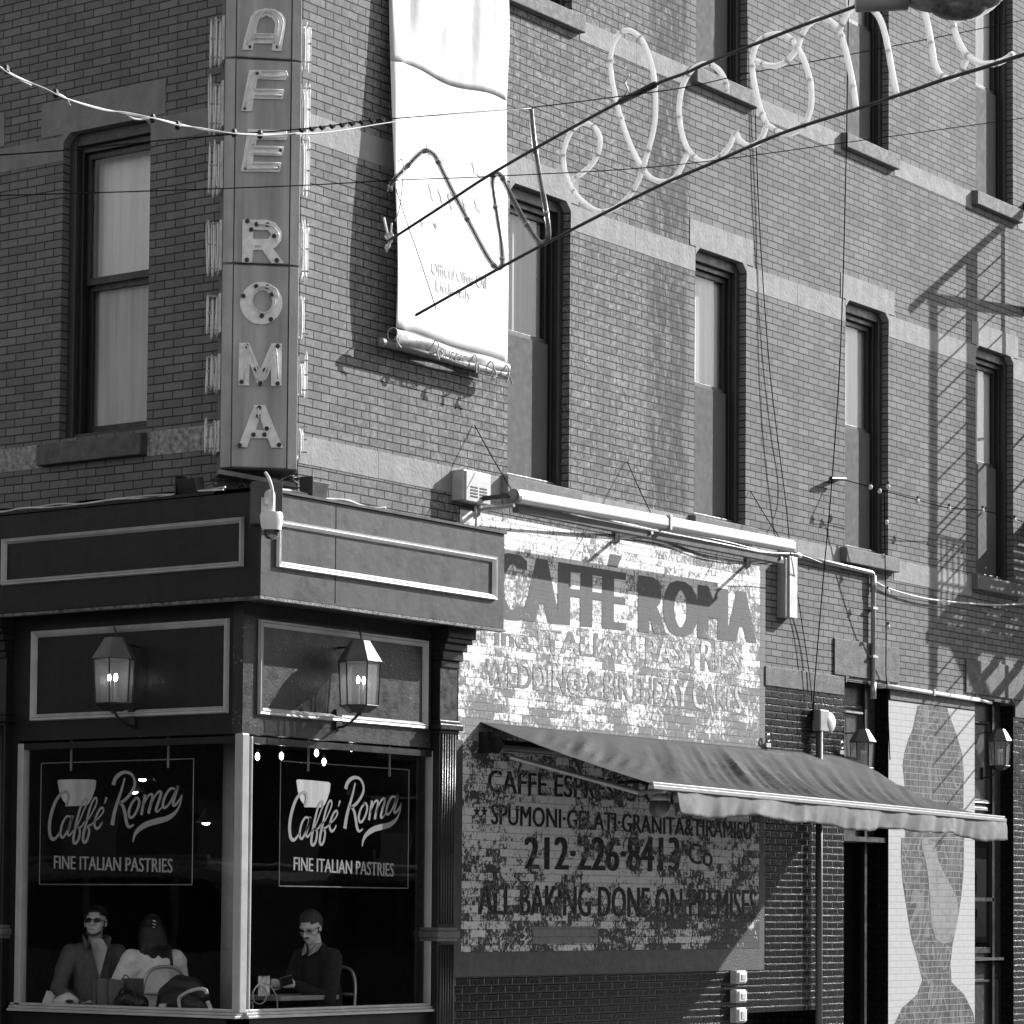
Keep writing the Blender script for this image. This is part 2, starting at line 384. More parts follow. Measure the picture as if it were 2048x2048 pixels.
LW = [(1.19, 2.147, 5.36, 7.86), (2.98, 3.95, 5.36, 7.86)]
opL = LW + [(a, b, 9.6, 12.1) for a, b, _, _ in LW]
mb = wallgrid(opL, ch, 12, SPL, TOP, lambda s, z: (0, s, z))
for a, b, c, d in opL:
    for y in (a, b): mb.quad((0, y, c), (.17, y, c), (.17, y, d), (0, y, d))
    mb.quad((0, a, d), (0, b, d), (.17, b, d), (.17, a, d))
mb.quad((0, ch, SPL), (ch, 0, SPL), (ch, 0, TOP), (0, ch, TOP))
mb.build('wall', BL, B, recalc=False)
# black painted lower wall with doors
D1 = (9.098, 10.03); D2 = (11.996, 12.95)
HAT = (7.16, 8.62, .0, .62)
opD = [(D1[0], D1[1], 0, 3.98), (D2[0], D2[1], 0, 3.98)]
mb = wallgrid(opD + [HAT], 2.2, 23, 0, SPL, lambda s, z: (s, 0, z))
for a, b, c, d in opD + [HAT]:
    for x in (a, b): mb.quad((x, 0, c), (x, .45, c), (x, .45, min(d, SPL)), (x, 0, min(d, SPL)))
mb.quad((HAT[0], 0, .62), (HAT[1], 0, .62), (HAT[1], .45, .62), (HAT[0], .45, .62)); mb.quad((HAT[0], .45, 0), (HAT[1], .45, 0), (HAT[1], .45, .62), (HAT[0], .45, .62))
mb.quad((23, 0, 0), (23, 12, 0), (23, 12, SPL), (23, 0, SPL))
MB().quad((0, 4.6, 0), (0, 12, 0), (0, 12, SPL), (0, 4.6, SPL)).build('wall', BK, B, recalc=False)
mb.build('wall', BK, B, recalc=False)['label'] = 'glossy black painted brick of the ground floor'
# added near-black box behind upper windows; the rooms' darkness is its colour
MB().box(.75, 22.9, .75, 11.9, 4.0, TOP - .1).build('dark_backing_box', VOID, B)

# stone bands: 25 mm proud of the brick
def Rb(x0, x1, z0, z1, d=.02, m=STO, name='stone_band', p=B, lab=None, back=0):
    return MB().box(x0, x1, -d, back, z0, z1).build(name, m, p, bevel=.006)
def Lb(y0, y1, z0, z1, d=.02, m=STL, name='stone_band', p=B):
    return MB().box(-d, 0, y0, y1, z0, z1).build(name, m, p, bevel=.006)
def segs(s0, s1, gaps):
    out = []; a = s0
    for x, y in gaps:
        out.append((a, x)); a = y
    out.append((a, s1)); return out
random.seed(3)
def split(a, b):
    n = max(1, round((b - a) / 1.0)); return [(a + (b - a) * i / n + (.002 if i else 0), a + (b - a) * (i + 1) / n) for i in range(n)]
for (z0, z1, gaps) in ((5.05, 5.27, [(a - .10, b + .12) for a, b in WX]), (7.60, 7.825, WX), (9.33, 9.52, [(a - .10, b + .12) for a, b in WX])):
    for a, b in segs(.60, 23, gaps):
        for c, d in split(a, b): Rb(c, d, z0, z1, d=.004)
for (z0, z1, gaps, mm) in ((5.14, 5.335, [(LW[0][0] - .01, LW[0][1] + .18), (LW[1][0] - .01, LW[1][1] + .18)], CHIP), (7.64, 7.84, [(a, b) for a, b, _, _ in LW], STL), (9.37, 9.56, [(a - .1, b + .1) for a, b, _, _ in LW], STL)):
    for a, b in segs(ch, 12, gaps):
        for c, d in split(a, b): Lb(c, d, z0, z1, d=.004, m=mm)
for z0, z1 in ((5.05, 5.27), (7.60, 7.825)):
    MB().prism([(ch, -.004, z0), (.6, -.004, z0), (.6, 0, z0), (ch, 0, z0), (0, ch, z0), (-.004, ch, z0)], (0, 0, z1 - z0)).build('stone_band', STO, B)

def lintel(a, b, zt, top, to3, m, off=.07):
    # block over the opening with chamfered lower corners
    c = .075; e0, e1 = a - .10, b + .12
    pts = [(e0, zt), (a, zt), (a, zt - c), (a + c, zt), (b - c, zt), (b, zt - c), (b, zt), (e1, zt), (e1, top), (e0, top)]
    mb = MB()
    mb.prism([to3(s, z, -.006) for s, z in [(e0, zt), (e1, zt), (e1, top), (e0, top)]], Vector(to3(0, 0, .0)) - Vector(to3(0, 0, -.006)))
    for q in ([(a, zt), (a, zt - c), (a + c, zt)], [(b, zt), (b, zt - c), (b - c, zt)]):
        mb.prism([to3(s, z, -.006) for s, z in q], Vector(to3(0, 0, .15)) - Vector(to3(0, 0, -.006)))
    return mb.build('lintel', m, B)
r3 = lambda s, z, y: (s, y, z)
l3 = lambda s, z, x: (x, s, z)
for a, b in WX: lintel(a, b, Z2[1], 8.09, r3, STO); lintel(a, b, Z3[1], 12.34, r3, STO)
for a, b, c, d in LW:
    mb = MB(); e0, e1 = a - .155, b + .25; k = .075
    mb.box(-.006, 0, e0, e1, d, 8.145)
    for q in ([(a, d), (a, d - k), (a + k, d)], [(b, d), (b, d - k), (b - k, d)]): mb.prism([(-.006, s, z) for s, z in q], (.156, 0, 0))
    mb.build('lintel', STL, B)

def sash(a, b, z0, z1, to3, upper, lower, side, curtain_depth=.23, mid=None, label=None):
    """a double-hung window set back in its opening; to3(s, z, depth)"""
    zm = mid if mid else z0 + (z1 - z0) * .505
    def bx(mb, s0, s1, q0, q1, d0, d1):
        p = [Vector(to3(s0, q0, d0)), Vector(to3(s1, q1, d1))]
        return mb.box(p[0].x, p[1].x, p[0].y, p[1].y, p[0].z, p[1].z)
    fr = MB(); fw = .075
    bx(fr, a, a + fw, z0, z1, .075, .30); bx(fr, b - fw, b, z0, z1, .075, .30); bx(fr, a + fw, b - fw, z1 - .10, z1, .08, .30); bx(fr, a + fw, b - fw, z0, z0 + .045, .09, .30)
    W = fr.build('window', FRG, B, bevel=.006)
    if label: W['label'] = label
    ins = MB(); i0, i1 = a + fw, b - fw
    bx(ins, i0, i0 + .035, z0 + .045, z1 - .10, .125, .28); bx(ins, i1 - .035, i1, z0 + .045, z1 - .10, .125, .28); bx(ins, i0 + .035, i1 - .035, z1 - .15, z1 - .10, .125, .28)
    ins.build('window_stop', FRM, W, bevel=.004)
    j0, j1 = i0 + .035, i1 - .035
    us = MB()
    for s0, s1, q0, q1 in ((j0, j0 + .045, zm - .03, z1 - .15), (j1 - .045, j1, zm - .03, z1 - .15), (j0 + .045, j1 - .045, z1 - .2, z1 - .15), (j0 + .045, j1 - .045, zm - .03, zm + .03)): bx(us, s0, s1, q0, q1, .165, .20)
    us.build('sash', FRM, W, bevel=.003)
    ls = MB(); q = z0 + .045
    for s0, s1, q0, q1 in ((j0, j0 + .045, q, zm - .031), (j1 - .045, j1, q, zm - .031), (j0 + .045, j1 - .045, q, q + .07), (j0 + .045, j1 - .045, zm - .075, zm - .031)): bx(ls, s0, s1, q0, q1, .205, .24)
    ls.build('sash', FRM, W, bevel=.003)
    MB().quad(to3(j0 + .045, zm + .03, .183), to3(j1 - .045, zm + .03, .183), to3(j1 - .045, z1 - .2, .183), to3(j0 + .045, z1 - .2, .183)).build('pane', GLU, W)
    MB().quad(to3(j0 + .045, q + .07, .222), to3(j1 - .045, q + .07, .222), to3(j1 - .045, zm - .075, .222), to3(j0 + .045, zm - .075, .222)).build('pane', GLU, W)
    def cloth(s0, s1, q0, q1, d, amp, m, nm_='curtain', n=46, fr_=7):
        mb = MB(); N = n
        ph = random.random() * 6
        for i in range(N + 1):
            t = i / N; s = s0 + (s1 - s0) * t; k = d + amp * (math.sin(t * fr_ * 6.28 + ph) * .6 + math.sin(t * fr_ * 2.7 * 6.28 + ph) * .4)
            mb.v.append(tuple(to3(s, q0, k))); mb.v.append(tuple(to3(s, q1, k + amp * .2)))
        for i in range(N): mb.f.append((2 * i, 2 * i + 2, 2 * i + 3, 2 * i + 1))
        return mb.build(nm_, m, W, smooth=True, recalc=False)
    if upper: cloth(j0, j1, zm + .0, z1 - .1, curtain_depth, .012, upper)
    if lower == 'screen':
        MB().quad(to3(j0, q, .158), to3(j1, q, .158), to3(j1, zm - .01, .158), to3(j0, zm - .01, .158)).build('insect_screen', SCR, W)
    elif lower: cloth(j0, j1, q, zm, .27, .012, lower)
    return W
for k, (a, b) in enumerate(WX):
    sash(a, b, Z2[0], Z2[1], r3, CUR if k else CUG, 'screen', 0)
    if k: sash(a, b, Z3[0], Z3[1], r3, CUR, 'screen', 0)
    else: sash(a, b, Z3[0], Z3[1], r3, None, None, 0)
for k, (a, b, c, d) in enumerate(LW):
    sash(a, b, c, d, l3, CUR, CUG, 0, curtain_depth=.30, mid=6.655)
    sash(a, b, 9.6, 12.1, l3, CUR, CUG, 0, curtain_depth=.30)
# sills
for a, b in WX:
    for z, mm in ((Z2[0], SILL), (Z3[0], SILL)):
        s = MB().prism([(a - .095, -.075, z - .17), (a - .095, -.075, z - .02), (a - .095, .08, z), (a - .095, .08, z - .17)], (b - a + .215, 0, 0)).build('sill', mm, B, bevel=.008)
for a, b, c, d in LW:
    for z in (c, 9.6):
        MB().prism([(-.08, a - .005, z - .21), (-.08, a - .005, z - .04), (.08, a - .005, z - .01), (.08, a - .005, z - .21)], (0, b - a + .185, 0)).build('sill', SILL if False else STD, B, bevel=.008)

# ground-floor stone band and lintel blocks over the doors
for a, b in ((7.52, D1[0] - .02), (D2[1] + .02, 23)): Rb(a, b, 3.78, 3.97, .015, STD)
Rb(10.05, 11.98, 3.80, 3.93, .013, STD)
for a, b in (D1, D2):
    MB().box(a - .23, b + .21, -.02, 0, 3.98, 4.35).build('lintel', STD, B, bevel=.006)
    mb = MB()
    for q in ([(a, 3.98), (a, 3.91), (a + .07, 3.98)], [(b, 3.98), (b, 3.91), (b - .07, 3.98)]): mb.prism([(s, -.02, z) for s, z in q], (0, .2, 0))
    mb.build('lintel', STD, B)

# --- doors
def rectmold(mb, s0, s1, z0, z1, to3, w=.035, d0=0, d1=-.02):
    for a, b, c, d in ((s0, s1, z1 - w, z1), (s0, s1, z0, z0 + w), (s0, s0 + w, z0 + w, z1 - w), (s1 - w, s1, z0 + w, z1 - w)):
        p, q = Vector(to3(a, c, d0)), Vector(to3(b, d, d1)); mb.box(p.x, q.x, p.y, q.y, p.z, q.z)
    return mb
DR = plain('door_paint', .055, .35, var=.15, streak=.5)
def panelmold(s0, s1, z0, z1, to3, name, m, parent, w=.045, d=0.0, h=.028, bright_bottom=None):
    """mitred picture-frame moulding with a raised profile"""
    prof = [(0, 0), (.12, 1), (.42, .75), (.55, 1.0), (.8, .55), (1, 0)]
    mb = MB(); C = [(s0, z0), (s1, z0), (s1, z1), (s0, z1)]; I = [(1, 1), (-1, 1), (-1, -1), (1, -1)]
    n = len(prof)
    for (s, z), (i, j) in zip(C, I):
        for a, b in prof: mb.v.append(tuple(to3(s + i * a * w, z + j * a * w, d - b * h)))
    for k in range(4):
        for p in range(n - 1):
            a = k * n + p; b = ((k + 1) % 4) * n + p; mb.f.append((a, b, b + 1, a + 1))
    return mb.build(name, m, parent)
for k, (a, b) in enumerate((D1, D2)):
    y = .16
    base = MB().box(a, b, y, y + .06, 2.30 if k == 0 else 1.06, 3.98).build('transom_panel' if k == 0 else 'panel', DR, B)
    panelmold(a + .02 if False else a - .3, b - .30, 3.0 - .2, 3.72, lambda s, z, d: (s, y - .004 + d, z), 'moulding', STW, base, w=.05)
    MB().box(b - .30, b - .25, y - .05, y, 0, 3.9).build('door_jamb', FRM, base)
    if k == 0:
        MB().box(a, b - .32, y - .04, y - .004, 3.63, 3.65).build('ledge', MOL, base)
        MB().box(a, b, .0 + .02, y - .002, 2.31, 2.36).build('soffit_board', DR, base)
        dd = MB().box(a + .02, a + .42, .42, .449, .02, 2.29).build('door', FRM, B, bevel=.004); MB().ball((a + .34, .40, 1.02), (.02, .03, .04)).build('handle', MET, dd, smooth=True)
        MB().box(a + .43, b, .43, .449, 0, 2.29).build('door', FRM, B); MB().box(a + .44, a + .50, .37, .429, 0, 2.29).build('door_jamb', plain('jamb_paint', .14, .3, streak=.6), dd)
    else:
        f = MB(); rectmold(f, a, b - .16, 1.15, 2.45, lambda s, z, d: (s, y - .005 + d, z), w=.06, d1=-.03)
        W = f.build('window', FRM, B); MB().box(a + .06, b - .22, y - .012, y - .006, 1.21, 2.39).build('pane', glassmat('dark_pane', 3, .2, base=.12), W)
        MB().box(a + .0, b - .2, y - .05, y - .036, 1.72, 1.76).build('sash', STW, W); MB().box(a, b - .16, .04, y - .03, 1.07, 1.10).build('sill', STF, W)
        lo = MB().box(a, b, y, y + .06, 0, 1.04).build('panel', STW, B); panelmold(a + .0, b - .12, .1, .86, lambda s, z, d: (s, y - .004 + d, z), 'moulding', STF, lo, w=.04)
        panelmold(a - .05, b - .14, 2.72, 3.72, lambda s, z, d: (s, y - .006 + d, z), 'moulding', STF, base, w=.05, h=.018)
    mb = MB().quad((a, .45, 0), (b, .45, 0), (b, .45, 3.98), (a, .45, 3.98)); mb.build('door_recess', VOID, B)

# --- painted wall signs (weathered paint 2 mm proud of the brick)
PW = flaked('flaking_white_paint', .95, .20, .60, .67, wear=(4.5, 3.2, .085), fine=24)
PG = flaked('flaking_grey_paint', .66, .05, .61, .635, wear=(1.9, 1.2, .06), fine=24)
PLt = flaked('faded_grey_lettering', .125, .5, .68, .78, fine=24)
PLm = flaked('worn_grey_lettering', .20, .8, .60, .70, fine=24, wear=(4.5, 3.2, .03))
PLb = flaked('flaking_black_lettering', .010, .2, .635, .665, fine=24)
PBd = flaked('painted_border', .19, .14, .75, .85)
s1 = MB().quad((2.55, -.002, 3.0), (7.43, -.002, 3.0), (7.43, -.002, 4.93), (2.55, -.002, 4.93)).build('painted_sign', PW, B, recalc=False); s1['label'] = 'flaking white painted sign above the awning'
MB().quad((7.43, -.0025, 2.9), (7.53, -.0025, 2.9), (7.53, -.0025, 4.95), (7.43, -.0025, 4.95)).build('border', PBd, s1, recalc=False)
s2 = MB().quad((2.62, -.002, 1.235), (7.43, -.002, 1.235), (7.43, -.002, 2.998), (2.62, -.002, 2.998)).build('painted_sign', PG, B, recalc=False); s2['label'] = 'worn grey painted sign below the awning'
mb = MB().quad((2.3, -.0025, 1.03), (7.53, -.0025, 1.03), (7.53, -.0025, 1.232), (2.3, -.0025, 1.232)).quad((7.433, -.0025, 1.232), (7.53, -.0025, 1.232), (7.53, -.0025, 2.9), (7.433, -.0025, 2.9)).quad((2.3, -.0025, 1.232), (2.618, -.0025, 1.232), (2.618, -.0025, 3.0), (2.3, -.0025, 3.0))
mb.build('border', plain('grey_border_paint', .045, .6, bump=.6), s2, recalc=False)
def wtext(body, p, q, m, par, bold=0, name='lettering', ox=900, oy=980, k=3.02, **kw):
    (x0, t0, b0), (x1, t1, b1) = p, q
    f = lambda x, y: R(ox + x / k, oy + y / k)
    a, at, b, bt = f(x0, b0), f(x0, t0), f(x1, b1), f(x1, t1)
    me = textmesh(body, (a.x, -.0022, 0), (b.x, -.0022, 0), at.z, a.z, bt.z, b.z, (0, -1, 0), bold=bold, th=.002, **kw)
    return link(name, me, m, par)
wtext('CAFF\u00c9 ROMA', (240, 255, 775), (1850, 545, 930), PLt, s1, bold=0, rep=.095, space=1.1)
wtext('Fine ITALIAN PASTRIES', (185, 815, 925), (1765, 925, 1125), PLm, s1, bold=0, rep=.04, space=1.03)
wtext('WEDDING & BIRTHDAY CAKES', (210, 1015, 1175), (1760, 1190, 1350), PLm, s1, bold=0, rep=.04, space=1.03)
kw = dict(oy=1480)
wtext('CAFFE ESPRESSO CAPPUCCINO', (225, 178, 315), (1850, 292, 422), PLb, s2, bold=0, rep=.03, space=1.03, **kw)
wtext('SPUMONI\u00b7GELATI\u00b7GRANITA&TIRAMISU', (245, 385, 508), (1820, 500, 602), PLb, s2, bold=0, rep=.035, space=1.04, **kw)
wtext('212\u00b7226\u00b78413', (445, 585, 780), (1385, 588, 800), PLb, s2, bold=0, rep=.045, space=1.04, **kw)
wtext('Co', (1435, 615, 740), (1585, 640, 770), PLb, s2, bold=0, rep=.02, **kw)
wtext('ALL BAKING DONE ON PREMISES', (165, 868, 1055), (1850, 905, 1085), PLb, s2, bold=0, rep=.04, space=1.03, **kw)
mb = MB()
for cx in (160, 205):
    c = R(900 + cx / 3.02, 1480 + 433 / 3.02); P = []
    for i in range(10):
        an = math.pi / 2 + i * math.pi / 5; r = .055 if i % 2 == 0 else .022; P.append((c.x + r * math.cos(an), -.0045, c.z + r * math.sin(an)))
    b0 = len(mb.v); mb.v += P + [(c.x, -.0045, c.z)]; mb.f += [(b0 + i, b0 + (i + 1) % 10, b0 + 10) for i in range(10)]
mb.build('star', PLb, s2)
# patched rectangle in the lower sign
MB().box(R(1065, 1860).x, R(1195, 1860).x, -.008, -.003, R(1065, 1888).z, R(1065, 1853).z).build('patch', flaked('patched_render', .2, .1, .6, .7), s2, bevel=.003)

# --- abstract mural on a pale painted field
PF = flaked('pale_mural_paint', .47, .45, .85, .95, bump=.8, rough=.55, dirt=.08)
mu = MB().quad((10.034, -.002, 0), (11.996, -.002, 0), (11.996, -.002, 3.79), (10.034, -.002, 3.79)).build('mural', PF, B, recalc=False); mu['label'] = 'pale mural with tall dark abstract figure, painted on the brick between the doors'
def abstract(name):
    m, n, l, b = nm(name); pos, sp, vec = wallcoords(n, l); bc, bf = bricktex(n, l, vec, .0034)
    wv = noise(n, l, scalevec(n, l, pos, (1.6, 1, .7)), 1.7, 1, .4, 1.8); fold = math_(n, l, 'FRACT', math_(n, l, 'MULTIPLY', wv, 5))
    vo = n.new('ShaderNodeTexVoronoi'); vo.inputs['Scale'].default_value = 2.5; l.new(scalevec(n, l, pos, (1.2, 1, .6)), vo.inputs['Vector'])
    t = math_(n, l, 'ADD', math_(n, l, 'MULTIPLY', fold, .8), math_(n, l, 'MULTIPLY', vo.outputs['Distance'], .5))
    tone = ramp(n, l, t, [(.2, .01), (.45, .035), (.6, .10), (.7, .02), (.95, .15)])
    tone = mixv(n, l, bf, tone, .3)
    l.new(tone, b.inputs['Base Color']); b.inputs['Roughness'].default_value = .5
    bp = n.new('ShaderNodeBump'); bp.inputs['Strength'].default_value = .6; bp.inputs['Distance'].default_value = .006; bp.invert = True; l.new(bf, bp.inputs['Height']); l.new(bp.outputs[0], b.inputs['Normal'])
    return m
AB = abstract('dark_mural_swirls')
up = [(1010, 690), (1130, 680), (1260, 710), (1300, 830), (1345, 950), (1390, 1110), (1405, 1280), (1400, 1450), (1400, 1600), (1395, 1750), (1397, 1822), (900, 1822), (905, 1700), (900, 1400), (880, 1200), (900, 1080), (930, 980), (965, 900), (985, 800)]
lo = [(1255, 905), (1600, 905), (1598, 1080), (1585, 1220), (1560, 1380), (1535, 1500), (1525, 1600), (1530, 1700), (1600, 1770), (1650, 1870), (1660, 1940), (1660, 2300), (1200, 2300), (1215, 1932), (1260, 1840), (1340, 1770), (1370, 1690), (1340, 1560), (1310, 1460), (1285, 1300), (1262, 1150), (1252, 1020)]
for P, (ox, oy, k) in ((up, (1600, 1250, 4.293)), (lo, (1348, 1348, 2.76))):
    pts = [R(ox + x / k, oy + y / k) for x, y in P]
    pts = [(p.x, max(p.z, .02)) for p in pts]
    me = polymesh([pts], lambda x, z: Vector((x, -.0025, z)), (0, -1, 0), .002); link('mural_figure', me, AB, mu)
# paler shape inside the figure
PMID = flaked('mid_grey_mural_paint', .26, .08, .60, .80, bump=.8, rough=.55, dirt=.35, fine=4)
for P in ([(1365, 920), (1440, 930), (1450, 1010), (1500, 1120), (1560, 1250), (1555, 1400), (1520, 1480), (1450, 1470), (1420, 1380), (1410, 1250), (1395, 1080)],):
    pts = [R(1348 + x / 2.76, 1348 + y / 2.76) for x, y in P]; pts = [(p.x, p.z) for p in SM([(p.x, p.z, 0) for p in [Vector((q.x, q.z, 0)) for q in pts]], 3, True)] if False else [(p.x, p.z) for p in pts]
    sm = [(v.x, v.y) for v in SM([(a, b, 0) for a, b in pts], 4, True)]
    link('mural_shape', polymesh([sm], lambda x, z: Vector((x, -.0048, z)), (0, -1, 0), .0015), PMID, mu)

# ================================================================== STOREFRONT (parts of the building)
YR, XL = -.12, -.32          # planes of the show windows
FR, FL = -.45, -.52          # planes of the fascia
Z_S0, Z_S1, FB, FT = .75, 2.90, 3.90, 4.69
def rf(s, z, d): return (s, YR + d, z)
def lf(s, z, d): return (XL + d, s, z)
# bulkhead and header walls
mb = MB().box(XL, 2.30, YR, YR + .12, 0, Z_S0).box(XL, XL + .12, YR, 4.6, 0, Z_S0)
mb.build('bulkhead', STP, B)
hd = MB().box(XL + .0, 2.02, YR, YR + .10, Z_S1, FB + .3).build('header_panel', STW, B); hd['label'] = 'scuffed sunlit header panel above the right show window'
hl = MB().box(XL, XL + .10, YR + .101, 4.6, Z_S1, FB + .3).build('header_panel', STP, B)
panelmold(-.15, 1.955, 3.05, 3.775, rf, 'moulding', MOL, hd, w=.055)
panelmold(.018, 2.087, 3.055, 3.775, lf, 'moulding', MOL, hl, w=.055)
panelmold(2.62, 4.4, 3.055, 3.775, lf, 'moulding', MOL, hl, w=.055)
# fascia
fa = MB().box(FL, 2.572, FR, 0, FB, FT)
fR = fa.build('fascia', STF, B, bevel=.006); fR['label'] = 'streaked fascia board on the sunny side, its paint lightened as if sunlit'
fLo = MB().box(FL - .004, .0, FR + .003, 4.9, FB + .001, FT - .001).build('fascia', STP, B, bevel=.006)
a, b, c, d = R(553, 1041, FR), R(991, 1111, FR), R(989, 1200, FR), R(553, 1135, FR)
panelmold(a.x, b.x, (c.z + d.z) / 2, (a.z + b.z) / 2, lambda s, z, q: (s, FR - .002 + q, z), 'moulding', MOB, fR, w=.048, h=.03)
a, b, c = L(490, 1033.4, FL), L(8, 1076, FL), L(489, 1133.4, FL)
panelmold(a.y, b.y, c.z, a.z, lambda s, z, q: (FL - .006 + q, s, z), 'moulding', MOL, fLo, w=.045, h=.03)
# sheet joints, drip edge with chipped paint
for x in (.36,): MB().box(x, x + .004, FR - .003, FR, FB + .02, FT - .01).build('sheet_joint', STP, fR)
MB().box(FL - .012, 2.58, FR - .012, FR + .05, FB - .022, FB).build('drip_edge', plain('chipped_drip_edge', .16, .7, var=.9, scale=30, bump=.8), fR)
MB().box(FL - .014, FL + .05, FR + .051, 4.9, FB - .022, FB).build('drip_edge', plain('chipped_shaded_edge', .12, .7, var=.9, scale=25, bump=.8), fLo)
MB().box(FL - .02, 2.58, FR - .02, 0, FT, FT + .02).build('fascia_cap', STF, fR); MB().box(FL - .02, 0, FR + .02, 4.9, FT + .0, FT + .021).build('fascia_cap', STP, fLo)
# corner box under the neon sign carrying the camera
cb = Vector((FL - .02, FR - .02, 0)); u1 = Vector((.707, -.707, 0)); n1 = Vector((-.707, -.707, 0))
c0 = PL(534, 1005, (FL - .06, FR - .06, 0), n1)
MB().obox(c0 - n1 * .10, u1 * .115, n1 * .10, Vector((0, 0, .155))).build('corner_box', plain('corner_box_paint', .07, .5, var=.4), B, bevel=.004)
# show window frames
def show(s0, s1, z0, z1, t3, w0, w1, lab, mate=MOL):
    mb = MB()
    def bx(a, b, c, d, e, f): p, q = Vector(t3(a, c, e)), Vector(t3(b, d, f)); mb.box(p.x, q.x, p.y, q.y, p.z, q.z)
    bx(s1 - w1, s1, z0, z1, -.012, .06) if True else None
    fo = mb.build('show_window', mate, B, bevel=.006); mb = MB(); bx(s0, s0 + w0, z0, z1, -.012, .06); mb.build('frame', mate, fo, bevel=.006); fo['label'] = lab
    mb = MB(); bx(s0 + w0, s1 - w1, z1 - .05, z1, -.006, .06); bx(s0 + w0 * .2, s0 + w0, z0, z1 - .05, .0, .05)
    mb.build('head_rail', STP, fo)
    mb = MB(); 
    for q, (e, h) in enumerate(((-.05, .0), (-.03, .022), (-.012, .045))): bx(s0 - .04, s1 + .04, z0 - .03 + h, z0 - .03 + h + .021, e, .06)
    mb.build('sill', MOL, fo, bevel=.004)
    mb = MB(); mb.quad(t3(s0 + w0, z0, .03), t3(s1 - w1, z0, .03), t3(s1 - w1, z1, .03), t3(s0 + w0, z1, .03)); mb.build('pane', GLS, fo)
    return fo
show(-.225, 2.08, .79, 2.88, rf, .02, .05, 'show window on the sunny side, behind which one man sits alone')
show(YR + .035, 2.225, .79, 2.88, lf, .012, .065, 'show window on the shaded side, behind which two people sit')
MB().box(XL - .016, XL + .07, YR - .016, YR + .06, .80, 2.90).build('corner_mullion', plain('worn_mullion', .36, .4, streak=.6), B, bevel=.01)
MB().box(XL, XL + .08, 2.2251, 4.6, .75, 2.9).build('side_panel', STP, B)
# pilasters
def pilaster(t3, s0, s1, side):
    w = s1 - s0; P = MB(); 
    def bx(mb, a, b, c, d, e, f): p, q = Vector(t3(a, c, e)), Vector(t3(b, d, f)); mb.box(p.x, q.x, p.y, q.y, p.z, q.z)
    bx(P, s0, s1, 0, FB, -.08, .12)
    po = P.build('pilaster', FLU, B, bevel=.004)
    n = 6
    fl = MB()
    for zz in ((1.47, 3.02), (.1, 1.30)):
        for i in range(n):
            s = s0 + w * (.14 + .72 * i / (n - 1)); fl.tube([t3(s, zz[0], -.080), t3(s, zz[1], -.080)], w * .052, 8)
    fl.build('fluting', FLU, po, smooth=True)
    cp = MB()   # capital: stacked, stepped out
    for z0, z1, e in ((3.02, 3.05, .015), (3.05, 3.10, .04), (3.10, 3.13, .02)): bx(cp, s0 - e, s1 + e, z0, z1, -.08 - e, .1)
    cp.build('necking', STP, po, bevel=.008); cp = MB()
    for z0, z1, e in ((3.56, 3.62, .015), (3.62, 3.70, .035), (3.70, 3.76, .06), (3.76, 3.80, .09), (3.80, 3.899, .11)): bx(cp, s0 - e * .3, s1 + e, z0, z1, -.08 - e, .1)
    cp.build('capital', STP, po, bevel=.008)
    md = MB()
    for z0, z1, e in ((1.33, 1.36, .012), (1.36, 1.41, .028), (1.41, 1.44, .012)): bx(md, s0 - e, s1 + e, z0, z1, -.08 - e, .1)
    md.build('band_moulding', plain('pilaster_band', .12, .35), po, bevel=.006)
    return po
pilaster(rf, 2.035, 2.27, 1)
pilaster(lf, 2.30, 2.55, -1)
# cafe interior
CI = plain('dark_interior_wall', .018, .7, var=.4, scale=2); FLO = plain('dark_floor', .03, .5)
ir = MB().quad((-.3, 4.6, .01), (-.3, YR + .12, .01), (7, YR + .12, .01), (7, 4.6, .01)).quad((-.22, 4.6, 3.3), (-.22, .02, 3.3), (7, .02, 3.3), (7, 4.6, 3.3)).quad((7, .0, 0), (7, 4.6, 0), (7, 4.6, 3.3), (7, 0, 3.3)).quad((-.3, 4.6, 0), (7, 4.6, 0), (7, 4.6, 3.3), (-.3, 4.6, 3.3)).quad((2.0, .01, 0), (7, .01, 0), (7, .01, 3.3), (2.0, .01, 3.3))
ir.build('cafe_room', CI, B)
cp_ = L(463, 1700, .12)
MB().tube([(.16, cp_.y + .0, .01), (.16, cp_.y, 3.3)], .10, 20).build('round_column', plain('column_paint', .2, .35, streak=.4), B, smooth=True)
MB().box(-.25, .02, -.0, 2.2, .60, .76).box(-.25, 2.0, .001, .08, .60, .76).build('window_ledge', plain('ledge_paint', .03, .5), B)

# ================================================================== VERTICAL NEON SIGN
SN = Vector((-.7071, -.7071, 0)); SU = Vector((.7071, -.7071, 0)); S0 = Vector((-.13, -.13, 0))
def SF(u, v, off=0.0): return PL(u, v, S0 + SN * off, SN)
def sco(p): return (p - S0).dot(SU)
sl0, sl1 = sco(SF(444, 700)), sco(SF(597, 700)); zb = SF(520, 938).z; zt = 11.6
NS = thing('neon_sign', (S0.x, S0.y, zb), 'tall vertical box sign with white block letters down its face, hung on the building corner', 'sign')
fm = plain('sign_enamel', .40, .42, var=.38, scale=3, bump=.08, streak=.75); fe = plain('sign_edge_enamel', .38, .45, var=.3, streak=.6); sd = plain('sign_side_enamel', .16, .5, var=.4, streak=.6)
def sp(s, d, z): return S0 + SU * s + SN * d + Vector((0, 0, z))
bw_ = .075; mb = MB(); 
seams = [zb, SF(527, 529).z, SF(529, 118).z, zt]
